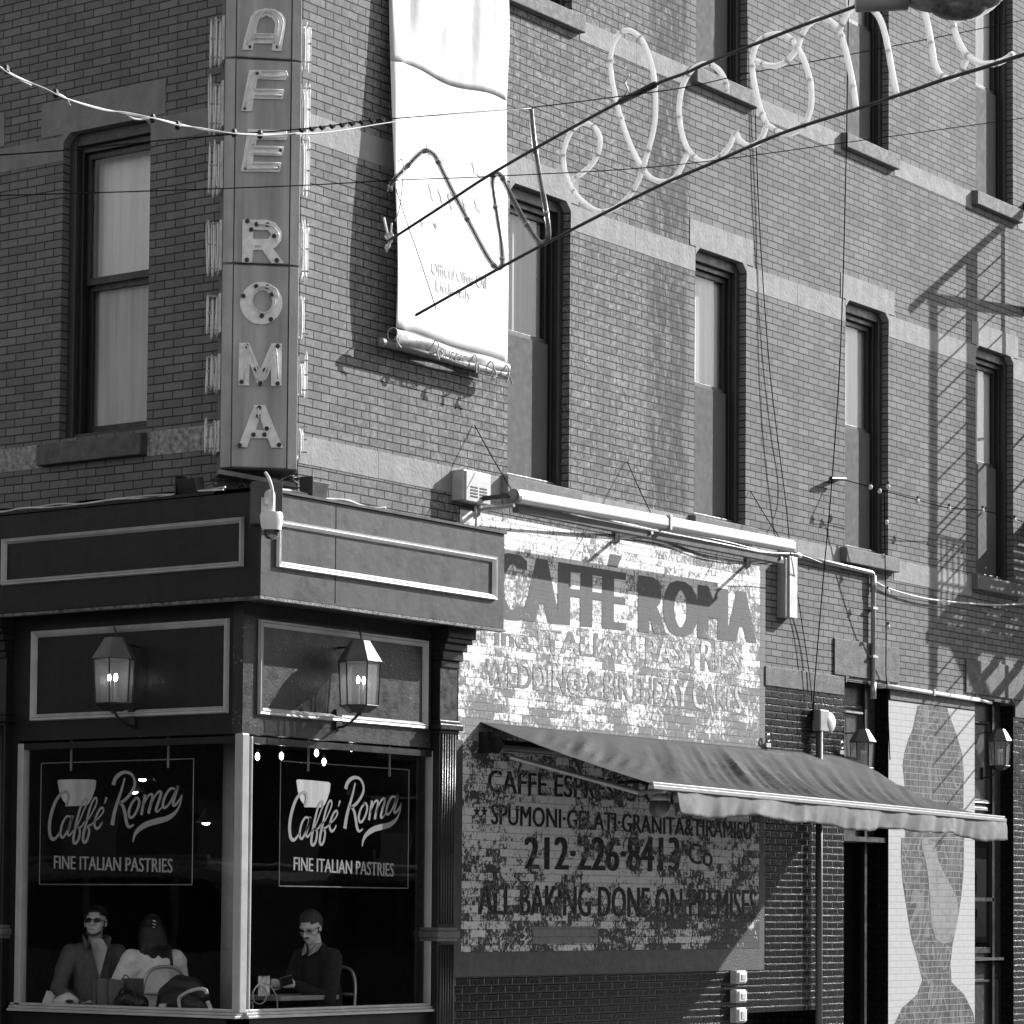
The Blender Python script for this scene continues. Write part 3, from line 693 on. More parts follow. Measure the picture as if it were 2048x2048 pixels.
mb.prism([sp(sl0, -.03, zb), sp(sl1, -.03, zb), sp(sl1, -.50, zb), sp(sl0, -.50, zb)], (0, 0, zt - zb)).build('cabinet', sd, NS, bevel=.004)
for k, (z0, z1) in enumerate(zip(seams, seams[1:])):
    g0, g1 = z0 + .008, z1 - .008; e = .014
    MB().obox(sp((sl0 + sl1) / 2, -.012, (g0 + g1) / 2), SU * ((sl1 - sl0) / 2 - bw_ - .006), SN * .012, (0, 0, (g1 - g0) / 2)).build('face_panel', fm, NS, bevel=.012)
    for a, b in ((sl0, sl0 + bw_), (sl1 - bw_, sl1)):
        MB().prism([sp(a, -.03 if a == sl0 else .0, g0), sp(b, .0 if a == sl0 else -.03, g0), sp(b, -.04, g0), sp(a, -.04, g0)], (0, 0, g1 - g0)).build('edge_strip', fe, NS, bevel=.004)
WL = plain('letter_enamel', .92, .35, var=.15, scale=20, bump=.1); NEO = plain('neon_glass', .75, .12, var=.1, scale=30, bump=0); HOL = plain('electrode_housing', .03, .5)
def s2(k, ox, oy):
    def f(x, y):
        p = SF(ox + x / k, oy + y / k, .012); return p
    return f
A_ = (3.864, 400, 0); B_ = (2.841, 400, 400)
def circ(cx, cy, rx, ry, n=28): return [(cx + rx * math.cos(2 * math.pi * i / n), cy + ry * math.sin(2 * math.pi * i / n)) for i in range(n)]
LET = [
 (A_, [[(325, 387), (345, 290), (390, 130), (430, 85), (500, 66), (570, 70), (630, 100), (661, 150), (660, 200), (630, 397), (550, 392), (560, 338), (415, 335), (405, 388)], [(435, 262), (440, 180), (460, 145), (510, 122), (555, 140), (580, 180), (572, 262)]],
  [[(360, 350), (395, 200), (430, 120), (510, 85), (590, 105), (635, 160), (625, 260), (600, 370)], [(400, 320), (440, 180), (480, 105), (540, 100), (590, 150), (600, 220), (570, 340)], [(415, 272), (575, 275)], [(410, 300), (570, 300)]], [(385, 365), (595, 365)]),
 (A_, [[(318, 858), (378, 542), (672, 547), (665, 620), (445, 612), (430, 685), (652, 690), (640, 768), (415, 762), (402, 860)]],
  [[(345, 840), (395, 600), (440, 560), (465, 575), (440, 610), (410, 680), (425, 700)], [(460, 600), (655, 600), (665, 575), (640, 560), (470, 560)], [(420, 705), (640, 705)], [(420, 742), (630, 745)]], [(345, 840), (440, 570), (620, 740)]),
 (A_, [[(314, 1325), (370, 997), (672, 1010), (665, 1083), (440, 1078), (430, 1125), (652, 1130), (635, 1205), (415, 1200), (408, 1250), (630, 1255), (615, 1330)]],
  [[(350, 1310), (390, 1080), (440, 1040), (650, 1045), (640, 1070), (450, 1070), (410, 1130)], [(420, 1145), (635, 1150)], [(410, 1190), (620, 1195)], [(400, 1270), (620, 1270)], [(370, 1312), (600, 1305)]], [(350, 1305), (445, 1040), (620, 1165), (600, 1300)]),
 (B_, [[(238, 355), (242, 112), (380, 113), (430, 130), (465, 180), (462, 230), (430, 270), (415, 275), (478, 360), (405, 360), (355, 285), (302, 285), (297, 355)], [(302, 170), (385, 172), (405, 195), (385, 222), (302, 222)]],
  [[(325, 140), (400, 150), (445, 200), (430, 240)], [(310, 265), (340, 262)]], [(268, 122), (320, 140), (382, 142), (290, 170), (420, 207), (265, 342), (435, 345)]),
 (B_, [circ(348, 587, 121, 121), circ(355, 577, 56, 64)], [circ(360, 570, 66, 75, 20), [(380, 495), (430, 510), (440, 560)]], [(318, 492), (382, 495), (245, 547), (350, 660), (402, 680), (408, 538)]),
 (B_, [[(218, 1055), (222, 812), (278, 812), (342, 960), (405, 815), (465, 817), (463, 1058), (402, 1058), (402, 930), (355, 1050), (325, 1050), (282, 930), (280, 1055)]],
  [[(250, 1025), (250, 850), (270, 840), (330, 990), (345, 1030), (400, 900), (430, 850), (440, 1020)], [(290, 950), (325, 1020), (370, 1020), (400, 940)]], [(262, 830), (235, 1035), (440, 1045), (440, 832), (318, 962), (368, 968), (342, 1045)]),
 (B_, [[(215, 1405), (308, 1165), (370, 1165), (470, 1410), (405, 1408), (385, 1355), (285, 1355), (268, 1407)], [(318, 1305), (340, 1235), (365, 1310)]],
  [[(330, 1185), (330, 1225), (335, 1240)]], [(335, 1182), (330, 1228), (378, 1300), (225, 1395), (448, 1392), (303, 1335), (365, 1335)]),
]
for (k, ox, oy), loops, tubes, pins in LET:
    f = s2(k, ox, oy)
    L2 = [[(sco(f(x, y)), f(x, y).z) for x, y in lp] for lp in loops]
    me = polymesh(L2, lambda s, z: S0 + SU * s + Vector((0, 0, z)) + SN * .001, SN, .018)
    lo_ = link('letter', me, WL, NS); bv = lo_.modifiers.new('bevel', 'BEVEL'); bv.width = .003; bv.segments = 1
    mb = MB()
    for t in tubes: mb.tube(SM([f(x, y) + SN * .03 for x, y in t], 3), .007, 6)
    mb.build('neon_tube', NEO, lo_, smooth=True)
    mb = MB()
    for x, y in pins:
        p = f(x, y); q = S0 + SU * sco(p) + Vector((0, 0, p.z)); mb.tube([q + SN * .016, q + SN * .034], .017 if k < 3 else .011, 10)
    mb.build('electrode', HOL, lo_)
# letters of the two side faces, seen edge on: tubes on stand-offs
for side, sx in ((-1, sl0), (1, sl1)):
    for j, (v0, v1) in enumerate(((20, 112), (150, 245), (272, 372), (430, 535), (578, 660), (700, 775), (835, 900))):
        zc0, zc1 = SF(440, v1).z, SF(440, v0).z; D0 = -.42 + .0; base = sp(sx, 0, 0)
        lp = MB(); rnd = random.Random(j * 7 + side)
        lp.obox(sp(sx + side * .012, -.24, (zc0 + zc1) / 2), SU * .009, SN * .13, (0, 0, (zc1 - zc0) / 2 * .96))
        le = lp.build('side_letter', WL, NS)
        mb = MB()
        offs = (.035, .065, .10) if side < 0 else (.03, .05, .08)
        for q, of in enumerate(offs):
            h0 = zc0 + rnd.uniform(0, .05); h1 = zc1 - rnd.uniform(0, .08) if q < 2 else zc1 + rnd.uniform(-.05, .04)
            if q == 2 and j in (4, 6) and side > 0: continue
            d1, d2 = -.12 - q * .03, -.30 + rnd.uniform(-.03, .03)
            P = [sp(sx + side * of, d1, h0), sp(sx + side * of, d1, h1), sp(sx + side * (of + rnd.uniform(-.01, .012)), d2, h1), sp(sx + side * of, d2, h0)]
            mb.tube(SM(P, 3, True), .0075, 6, closed=True)
        mb.build('neon_tube', NEO, le, smooth=True)
        for zz in (zc0 + .03, zc1 - .03, (zc0 + zc1) / 2): MB().tube([sp(sx, -.15, zz), sp(sx + side * (offs[-1] + .005), -.15, zz + rnd.uniform(-.01, .01))], .007, 6).build('standoff', MET, le)
# support bar below
a, b = SF(437, 938, .02), SF(592, 966, .02)
MB().prism([a, b, b + Vector((0, 0, -.035)), a + Vector((0, 0, -.035))], -SN * .12).build('support_bar', plain('rusty_bar', .22, .6, metal=.3, var=.5), NS)
cable = MB(); rnd = random.Random(5)
for i in range(46):
    a = SF(rnd.uniform(440, 600), rnd.uniform(950, 975), rnd.uniform(-.30, -.02)); P = [a]
    for k in range(4): a = a + SU * rnd.uniform(-.07, .07) + SN * rnd.uniform(-.04, .04) + Vector((0, 0, rnd.uniform(-.04, .03))); P.append(a)
    for p in P: p.z = max(p.z, FT + .03)
    cable.tube(SM(P, 3), rnd.choice((.004, .005, .008)), 5)
o = cable.build('cable_bundle', plain('tangled_cable', .05, .5, var=.9, scale=40, bump=0), None, smooth=True)
tag(o, 'tangle of dark cables on top of the fascia under the vertical sign', 'cables')

# ================================================================== THINGS ON THE WALLS
def lantern(name, c, out, label, k=1.0, lit=True):
    """hexagonal wall lantern; c is the centre of the body, out the direction away from the wall"""
    c = Vector(c); out = Vector(out); sd_ = Vector((-out.y, out.x, 0)); H = .30 * k; r0 = .168 * k
    T = thing(name, (c.x, c.y, c.z - H), label, 'lantern', 'wall lanterns on the ground floor')
    def ring(r, z, a0=0): return [c + sd_ * (r * math.cos(math.pi / 3 * i + math.pi / 6 * a0)) + out * (r * math.sin(math.pi / 3 * i + math.pi / 6 * a0)) + Vector((0, 0, z)) for i in range(6)]
    h = .172 * k
    m1 = MB(); A = ring(r0 + .010, h); C_ = ring(.078 * k, h + .165 * k)
    m1.v = [tuple(p) for p in A + C_]; m1.f = [(i, (i + 1) % 6, 6 + (i + 1) % 6, 6 + i) for i in range(6)] + [(6, 7, 8, 9, 10, 11), (5, 4, 3, 2, 1, 0)]
    m1.build('hood', plain('lantern_hood', .30, .32, metal=.5, var=.2) if not MATC.get('hood') else MATC['hood'], T)
    m2 = MB(); D, E = ring(r0 - .015, -h), ring(.075 * k, -h - .055 * k)
    m2.v = [tuple(p) for p in D + E]; m2.f = [(i, (i + 1) % 6, 6 + (i + 1) % 6, 6 + i) for i in range(6)] + [(6, 7, 8, 9, 10, 11), (5, 4, 3, 2, 1, 0)]
    m2.tube([c + Vector((0, 0, -h - .05 * k)), c + Vector((0, 0, -h - .075 * k))], .02 * k, 8); m2.build('base', BLK, T)
    m3 = MB(); A2, D2_ = ring(r0 - .004, h), ring(r0 - .02, -h)
    for i in range(6): m3.tube([A2[i], D2_[i]], .006 * k, 6)
    for Rg in (A2, D2_):
        for i in range(6): m3.tube([Rg[i], Rg[(i + 1) % 6]], .006 * k, 6)
    m3.build('frame', BLK, T)
    m4 = MB(); A3, D3 = ring(r0 - .012, h - .004), ring(r0 - .028, -h + .004)
    for i in range(6): m4.quad(A3[i], A3[(i + 1) % 6], D3[(i + 1) % 6], D3[i])
    m4.build('pane', MATC['pane'], T)
    m5 = MB()
    for i in (-1, 1, 0): m5.tube([c + sd_ * i * .035 * k + out * (abs(i) - .5) * .03 + Vector((0, 0, -h + .01)), c + sd_ * i * .035 * k + out * (abs(i) - .5) * .03 + Vector((0, 0, .00 * k))], .010 * k, 8)
    m5.build('candle', plain('candle_sleeve', .6, .5) if not MATC.get('cand') else MATC['cand'], T)
    m6 = MB()
    for i in (-1, 1, 0): m6.ball(c + sd_ * i * .035 * k + out * (abs(i) - .5) * .03 + Vector((0, 0, .03 * k)), (.014 * k, .014 * k, .032 * k), 10, 8)
    m6.build('bulb', MATC['bulb'] if lit else NEO, T, smooth=True)
    m7 = MB(); m7.tube(SM([c - out * c_wall(c, out) + Vector((0, 0, -h - .16 * k)), c - out * .14 + Vector((0, 0, -h - .15 * k)), c - out * .05 + Vector((0, 0, -h - .10 * k)), c + Vector((0, 0, -h - .05 * k))], 5), .011 * k, 8)
    m7.tube([c - out * c_wall(c, out) + Vector((0, 0, h + .12 * k)), c + Vector((0, 0, h + .12 * k))], .009 * k, 6)
    m7.tube(SM([c + Vector((0, 0, h + .16 * k)), c + sd_ * .015 + Vector((0, 0, h + .20 * k)), c - sd_ * .01 + Vector((0, 0, h + .25 * k))], 3), .007 * k, 6)
    m7.obox(c - out * (c_wall(c, out) - .01) + Vector((0, 0, -h - .1 * k)), sd_ * .035 * k, out * .012, (0, 0, .08 * k)); m7.build('bracket', BLK, T)
    return T
def dusty(name, k, col):
    m, n, l, b = nm(name); out = n['Material Output']; t = n.new('ShaderNodeBsdfTransparent'); mx = n.new('ShaderNodeMixShader')
    b.inputs['Base Color'].default_value = g(col); b.inputs['Roughness'].default_value = .3
    mx.inputs[0].default_value = k; l.new(t.outputs[0], mx.inputs[1]); l.new(b.outputs[0], mx.inputs[2]); l.new(mx.outputs[0], out.inputs[0]); return m
def c_wall(c, out):
    if abs(out.x) > .5: return c.x * -1 + XL if False else abs(c.x - XL)
    return abs(c.y - WALLY[0])
WALLY = [YR]
MATC = {'hood': plain('lantern_hood_metal', .12, .5, metal=.0, var=.25), 'cand': plain('candle_sleeve', .6, .5), 'bulb': emit('lit_filament_bulb', 9), 'pane': dusty('dusty_lantern_glass', .42, .38)}
MATC['hood'].name = 'lantern_hood'
c = L(228, 1363, XL - .22); lantern('wall_lantern', (XL - .22, c.y, c.z), (-1, 0, 0), 'hexagonal metal lantern on the shaded dark panel above the shaded show window')
c = R(719, 1368, YR - .22); lantern('wall_lantern', (c.x, YR - .22, c.z), (0, -1, 0), 'sunlit hexagonal lantern throwing a long shadow on the panel above the sunny show window')
WALLY[0] = .16
c = R(1725, 1510, -.05); lantern('wall_lantern', (c.x, -.05, c.z), (0, -1, 0), 'hexagonal lantern half hidden behind the awning, beside the first door', k=.78, lit=False)
c = R(1999, 1507, -.05); lantern('wall_lantern', (c.x, -.05, c.z), (0, -1, 0), 'small hexagonal lantern on the door panel beyond the mural', k=.80, lit=False)

# dome security camera
cc = PL(543, 1040, (FL - .22, FR - .22, 0), n1)
T = thing('security_camera', (cc.x, cc.y, cc.z - .13), 'white dome security camera on a gooseneck arm at the fascia corner', 'camera')
mb = MB(); prof = [(.0, .06), (.078, .055), (.086, .03), (.082, -.02), (.07, -.075), (.0, -.078)]
def lathe(mb, c, prof, n=24):
    b = len(mb.v)
    for r, z in prof:
        for k in range(n): an = 2 * math.pi * k / n; mb.v.append((c[0] + r * math.cos(an), c[1] + r * math.sin(an), c[2] + z))
    for i in range(len(prof) - 1):
        for k in range(n): l = (k + 1) % n; mb.f.append((b + i * n + k, b + i * n + l, b + (i + 1) * n + l, b + (i + 1) * n + k))
    return mb
auto(lathe(mb, cc, prof).build('housing', WHM, T))
lathe(MB(), cc, [(.066, -.07), (.062, -.10), (.045, -.128), (.02, -.142), (0, -.145)]).build('dome', glassmat('smoked_dome', 3, .25, base=.15), T, smooth=True)
bk = c0 + n1 * .012
MB().tube(SM([bk + Vector((0, 0, -.01)), bk + n1 * .05 + Vector((0, 0, .05)), cc + Vector((0, 0, .20)) - n1 * .04, cc + Vector((0, 0, .12)), cc + Vector((0, 0, .055))], 5), .026, 12).build('arm', WHM, T, smooth=True)
MB().obox(bk + Vector((0, 0, -.02)) - n1 * .004, u1 * .045, n1 * .01, (0, 0, .055)).build('mounting_plate', MET, T)
MB().tube(SM([cc + n1 * .03 + Vector((0, 0, .07)), cc + n1 * .05 + Vector((0, 0, .2)), cc + Vector((0, 0, .30)) - u1 * .02, cc - n1 * .1 + Vector((0, 0, .36)) - u1 * .04], 5), .012, 8).build('cable', CRD, T, smooth=True)
# two floodlight boxes on the fascia top
for (u0, v0, u2, v2, pl, lab) in ((360, 958, 402, 994, 'L', 'dark floodlight box lying on the shaded fascia beside the cable tangle'), (604, 962, 655, 997, 'R', 'grey-faced floodlight box on the sunny fascia beside the cable tangle')):
    F_ = L if pl == 'L' else R; y = (FL + .05) if pl == 'L' else (FR + .05)
    a, b = F_(u0, v0, y), F_(u2, v2, y); m_ = (a + b) / 2; m_.z = FT + .09; dirv = Vector((0, -1, 0)) if pl == 'L' else Vector((1, 0, 0)); ot = Vector((-1, 0, 0)) if pl == 'L' else Vector((0, -1, 0))
    T = thing('floodlight', (m_.x, m_.y, FT + .02), lab, 'floodlight', 'floodlights on the fascia')
    MB().obox(m_, dirv * .095, ot * .05 - Vector((0, 0, .01)), Vector((0, 0, .06)) + ot * .015).build('housing', plain('floodlight_housing', .10 if pl == 'R' else .02, .4), T, bevel=.004)
    MB().obox(m_ - dirv * .10, dirv * .006, ot * .065, Vector((0, 0, .085))).build('bracket', BLK, T, bevel=.003)
    MB().tube([m_ - ot * .03 - Vector((0, 0, .05)), Vector((m_.x, m_.y, FT + .018)) - ot * .03], .012, 8).build('stem', BLK, T)

# electrical box
a = R(904, 938); b = R(958, 943, -.10)
x0, x1 = 2.43, 2.80; z1_, z0_ = R(904, 940).z, R(904, 1002).z
T = thing('electrical_box', ((x0 + x1) / 2, -.05, z0_), 'pale grey louvred electrical box on the brick above the end of the fascia', 'electrical box')
MB().box(x0, x1, -.125, 0, z0_, z1_).build('housing', plain('box_enamel', .50, .4, var=.1, scale=12), T, bevel=.012)
mb = MB(); MB().box(x0 + .02, x1 - .005, -.14, -.125, z0_ - .004, z1_ - .01).build('door', plain('box_door_enamel', .58, .4, var=.12), T, bevel=.006)
for cx in (.13, .26):
    for i in range(4): mb.box(x0 + cx - .05, x0 + cx + .05, -.1435, -.14, z0_ + .035 + i * .026, z0_ + .047 + i * .026)
mb.build('louvre', BLK, T)
MB().tube(SM([(x1 - .12, -.06, z0_), (x1 - .10, -.06, z0_ - .18), (x1 - .16, -.05, z0_ - .24), (x0 + .0, -.04, z0_ - .26), (x0 - .35, -.1, FT + .04)], 5), .011, 8).build('cable', MET, T, smooth=True)

# long awning cassette above the painted sign
T = thing('awning_cassette', (5, -.38, 5.0), 'long white closed awning tube held off the brick above the painted sign', 'awning')
tz = 5.045; tp = -.38; mb = MB()
prof = [(-.055, -.03), (-.055, .03), (-.03, .058), (.02, .06), (.055, .03), (.06, -.02), (.03, -.058), (-.03, -.06)]
tx0, tx1 = 2.80, 7.37
def bar(x0, x1, zo0=0, zo1=0):
    m = MB(); A = [(x0, tp + a, tz + zo0 + b) for a, b in prof]; Bq = [(x1, tp + a, tz + zo1 + b) for a, b in prof]
    m.v = A + Bq; n = len(prof); m.f = [(i, (i + 1) % n, n + (i + 1) % n, n + i) for i in range(n)] + [tuple(range(n)), tuple(range(2 * n - 1, n - 1, -1))]; return m
bar(tx0 + .03, 5.12, 0, .03).build('tube', WHM, T, bevel=.006); bar(5.15, tx1, .03, .05).build('tube', WHM, T, bevel=.006)
MB().box(tx0 + .1, tx1 - .1, tp + .02, tp + .09, tz - .125, tz - .062).build('rolled_fabric', plain('rolled_canvas', .12, .8), T)
MB().tube([(tx0 - .01, tp, tz - .005), (tx0 + .03, tp, tz)], .062, 20).tube([(tx0 - .03, tp, tz - .005), (tx0 - .01, tp, tz)], .04, 16).build('end_cap', plain('end_cap_metal', .3, .5, metal=.4), T)
mb = MB(); mb.box(5.12, 5.155, tp - .065, tp + .065, tz - .04, tz + .095); mb.build('strap', MET, T, bevel=.004)
for x in (tx0 + .0, R(1234, 1058).x - .0, R(1496, 1109).x):
    zz = tz - .06
    MB().tube([(x, 0, zz - .04), (x, tp, zz - .02)], .018, 8).build('arm', MET, T); MB().tube([(x, 0, zz - .08), (x, -.012, zz + .06)], .03, 8).build('arm_plate', MET, T)
MB().prism([(2.62, -.0, tz - .05), (2.62, -.0, tz - .015), (2.78, tp, tz + .02), (2.78, tp, tz - .02)], (.02, .02, 0)).build('end_bracket', BLK, T)
def cord(name, pts, r, m, label, cat, parent=None, n=5, group=None):
    o = MB().tube(SM(pts, 6), r, n).build(name, m, parent, smooth=True)
    if parent is None: tag(o, label, cat, group)
    return o
for (u, v, uu, vv, lab) in ((949, 850, 1022, 978, 'left'), (1254, 923, 1307, 1037, 'middle'), (1501, 982, 1561, 1078, 'right')):
    a = R(u, v, -.01); b = R(uu, vv, tp)
    cord('guy_wire', [a, (a + b) / 2 - Vector((0, 0, .01)), b], .0045, RUB, '', '', T)
# cable slung below the cassette, and conduit
P = [R(u, v, y) for u, v, y in ((1060, 1000, -.2), (1200, 1040, -.12), (1330, 1062, -.06), (1450, 1087, -.1), (1530, 1103, -.08), (1590, 1112, -.05), (1640, 1125, -.04))]
P = [Vector((p.x, p.y, p.z)) for p in P]
for q in range(3): cord('slung_cable', [p + Vector((0, -.01 * q, random.uniform(-.02, .02))) for p in P], .009 - .002 * q, MET if q else CRD, ['white cable', 'grey cable', 'thin grey cable'][q] + ' slung along the underside of the awning tube', 'cable', group='cables under the awning tube')
T = thing('conduit_pipe', (9.63, -.04, 3.85), 'galvanised conduit running level from the awning tube, then straight down to the first door', 'pipe')
xr, zr = 9.63, R(1738, 1146).z
MB().tube([(7.75, -.04, zr + .03), (xr - .05, -.04, zr), (xr - .015, -.04, zr - .012), (xr, -.04, zr - .05), (xr, -.04, 3.80)], .025, 10).build('pipe', MET, T, smooth=True)
for p_, q_ in (((xr, -.04, zr - .03), (xr, -.04, zr - .2)), ((xr, -.04, 3.78), (xr, -.04, 3.95)), ((8.0, -.04, zr + .025), (8.12, -.04, zr + .024))): MB().tube([p_, q_], .032, 10).build('coupling', MET, T, smooth=True)
for z in (4.2, 4.7): MB().box(xr - .05, xr + .05, -.07, 0, z, z + .025).build('clamp', MET, T)
T = thing('conduit_pipe', (11, -.05, 3.80), 'thin pale pipe running level over the mural between the two doors', 'pipe')
MB().tube([(9.85, .1, 3.93), (10.0, -.05, 3.93), (12.0, -.05, 3.915)], .022, 10).tube([(12.0, -.05, 3.915), (12.3, -.05, 3.90)], .017, 8).build('pipe', WHM, T, smooth=True)
mb = MB().box(10.9, 10.93, -.08, 0, 3.89, 3.96).build('clamp', MET, T)
# slim upright box light on the wall
a = R(1563, 1118); T = thing('box_light', (7.87, -.08, 4.50), 'slim upright metal box on the brick just past the end of the awning tube', 'box light')
MB().box(7.75, 7.95, -.10, 0, 4.46, 5.04).build('housing', plain('slim_box_metal', .40, .4, metal=.3, var=.2, streak=.5), T, bevel=.006)
MB().box(7.80, 7.95, -.118, -.10, 4.46, 5.06).build('cover', plain('slim_box_cover', .6, .4, metal=.2), T, bevel=.004)
MB().ball((7.84, -.1, 4.52), .018).build('knob', MET, T)
# round-faced floodlight with a pole
a = R(1637, 1438); T = thing('flood_lamp', (8.53, -.05, 3.36), 'boxy wall lamp with rounded glass face, on top of the vertical pipe behind the awning', 'lamp')
MB().box(8.44, 8.62, -.10, 0, 3.38, 3.60).build('housing', plain('lamp_box', .3, .5, metal=.3), T, bevel=.012)
MB().ball((8.66, -.06, 3.48), (.12, .06, .11), 16, 10).build('glass', WHM, T, smooth=True)
o = MB().tube([(8.49, -.06, 0), (8.49, -.06, 3.38)], .035, 10).build('drain_pipe', plain('dull_pipe', .10, .5, metal=.2, streak=.5), None, smooth=True); tag(o, 'dark vertical pipe down the black brick before the first door', 'pipe')
# globe lamp below the awning
gp = R(1320, 1608, -.45); T = thing('globe_lamp', (gp.x, -.45, gp.z - .15), 'white enamel globe lamp hanging below the left end of the awning bar', 'lamp')
lathe(MB(), gp, [(0, .14), (.03, .14), (.035, .10), (.075, .07), (.09, .04), (.085, .03)]).build('collar', WHM, T, smooth=True)
MB().ball(gp - Vector((0, 0, .03)), (.10, .10, .10), 18, 12).build('globe', plain('dull_globe', .16, .25), T, smooth=True)
MB().tube([gp + Vector((0, 0, .13)), gp + Vector((0, .2, .2)), (gp.x, 0, gp.z + .2)], .015, 8).build('arm', BLK, T)
# three switch boxes
for k, (v0, v1) in enumerate(((1941, 1967), (1979, 2005), (2015, 2045))):
    z1_, z0_ = R(1465, v0).z, R(1465, v1).z; lab = ['uppermost', 'middle', 'lowest'][k]
    T = thing('switch_box', (6.99, -.04, z0_), lab + ' of three stacked white switch boxes low on the black brick', 'switch box', 'switch boxes')
    MB().box(6.90, 7.08, -.075, 0, z0_, z1_).build('housing', plain('switch_box', .45, .45), T, bevel=.008)
    MB().box(6.93, 7.07, -.09, -.075, z0_ + .015, z1_ - .015).build('cover', WHM, T, bevel=.006)
    MB().box(6.965, 7.035, -.098, -.09, z0_ + .035, z1_ - .035).build('rocker', plain('rocker', .5, .4), T, bevel=.003)

# ================================================================== BANNER
bp0 = lambda u, v, y: R(u, v, y)
T = thing('banner', (3.0, -.10, 6.9), 'tall bright white sagging vinyl banner with faded print, hung flat against the brick', 'banner')
VIN = plain('white_vinyl', .86, .5, var=.05, scale=2, bump=.1, bscale=8); VIU = plain('fold_shaded_vinyl', .56, .5, var=.22, scale=3.5, bump=.3, bscale=6, streak=.8)  # second vinyl is for the upper layer, fold shading greyed into its colour
bl, br_ = R(781, 655, -.11), R(1013, 727, -.11); zl, zr_ = bl.z, br_.z; xl, xr_ = bl.x, br_.x
def bpt(a, z, lift=0):
    x = xl + (xr_ - xl) * a; h = (z - 6.7) / 4.5
    off = .115 - .075 * h + .012 * math.sin(a * 5 + z * 1.1) + .010 * math.sin(a * 11 - z * 2.3) + (.03 * math.exp(-((a - .06) / .05) ** 2) * math.sin(z * 1.7) ** 2) + .05 * math.exp(-a / .05) * math.exp(-(z - 6.8) ** 2 / .8)
    return Vector((x + (.016 * math.sin(z * 1.4) if a < .02 else 0), -off - lift, z))
def sheet(fz0, fz1, lift, na=40, nz=70, crease=0):
    mb = MB()
    for i in range(na + 1):
        a = i / na
        for j in range(nz + 1):
            z = fz0(a) + (fz1(a) - fz0(a)) * j / nz; p = bpt(a, z, lift)
            if crease: p.y -= crease * min(1, (z - fz0(a)) / .45) * (1 + math.sin(a * 26 + z * .8) * .5 + math.sin(a * 47 - z * 1.7) * .35 + math.sin(a * 9 + z * 4) * .4)
            mb.v.append(tuple(p))
    for i in range(na):
        for j in range(nz): q = i * (nz + 1) + j; mb.f.append((q, q + nz + 1, q + nz + 2, q + 1))
    return mb
zdiag0, zdiag1 = R(777, 121, -.08).z, R(1012, 205, -.08).z
s = sheet(lambda a: zl + (zr_ - zl) * a, lambda a: 12.2, 0).build('fabric', VIN, T, smooth=True, recalc=False); sd = s.modifiers.new('solid', 'SOLIDIFY'); sd.thickness = .002
s = sheet(lambda a: zdiag0 + (zdiag1 - zdiag0) * a + .02 * math.sin(a * 9), lambda a: 12.2, .0025, crease=.012).build('upper_fold', VIU, T, smooth=True, recalc=False); sd = s.modifiers.new('solid', 'SOLIDIFY'); sd.thickness = .002
FP = plain('faded_print', .46, .6, bump=0, var=.3, scale=30)
def btext(body, u0, v0t, v0b, u1, v1t, v1b, bold=.0):
    a, at, b, bt = R(u0, v0b, -.12), R(u0, v0t, -.12), R(u1, v1b, -.12), R(u1, v1t, -.12)
    me = textmesh(body, (a.x, 0, 0), (b.x, 0, 0), at.z, a.z, bt.z, b.z, (0, 0, 0), bold=bold, th=0)
    for v in me.vertices:
        p = bpt((v.co.x - xl) / (xr_ - xl), v.co.z, .004); v.co.y = p.y
    link('lettering', me, FP, T)
btext('Official Olive Oil', 862, 522, 548, 977, 552, 578, .02); btext('Little Italy', 870, 560, 590, 948, 580, 606, .02)
# ghost of a large faded print
mb = MB(); rnd = random.Random(2); GHO = plain('ghost_print', .50, .6, bump=0, var=.25)
for (u0, v0, u1, v1) in ((862, 284, 872, 312), (880, 300, 893, 330), (866, 365, 876, 400), (884, 375, 893, 405), (902, 385, 912, 418), (950, 322, 975, 356), (930, 395, 938, 420), (955, 396, 972, 424), (846, 440, 850, 452), (872, 446, 876, 456)):
    a, b = R(u0, v0, -.12), R(u1, v1, -.12); A = (a.x - xl) / (xr_ - xl); Bq = (b.x - xl) / (xr_ - xl)
    q0 = len(mb.v)
    for i in range(7):
        for j in range(7): mb.v.append(tuple(bpt(A + (Bq - A) * i / 6 + .01 * math.sin(j), b.z + (a.z - b.z) * j / 6 + .012 * math.sin(i * 1.3), .004)))
    mb.f += [(q0 + i * 7 + j, q0 + i * 7 + j + 7, q0 + i * 7 + j + 8, q0 + i * 7 + j + 1) for i in range(6) for j in range(6)]
    mb.build('faded_print', GHO, T, recalc=False); mb = MB()
# rolled bottom hem, pole and ties
pl0, pl1 = R(758, 683, -.14), R(1013, 750, -.14)
MB().tube([pl0, pl1], .028, 12).tube([pl0, pl0 + Vector((.06, 0, 0))], .036, 12).build('pole', plain('pole_metal', .2, .5, metal=.5), T, smooth=True)
mb = MB(); N = 40
for i in range(N + 1):
    a = i / N
    for k in range(9):
        an = -.4 + k / 8 * 3.4; rr = .045 + .01 * math.sin(a * 17 + k); x = xl + .02 + (xr_ - xl - .04) * a; z = zl + (zr_ - zl) * a - .075
        mb.v.append((x, -.135 - rr * math.sin(an) * .7, z + .075 * math.cos(an) + .01 * math.sin(a * 9)))
for i in range(N):
    for k in range(8): q = i * 9 + k; mb.f.append((q, q + 9, q + 10, q + 1))
hem = mb.build('hem', plain('shaded_hem_vinyl', .12, .5, var=.6, scale=9, streak=.2), T, smooth=True, recalc=False)  # shade on the rolled hem is darkened into the vinyl colour
a, b = R(877, 714, -.19), R(934, 733, -.19)
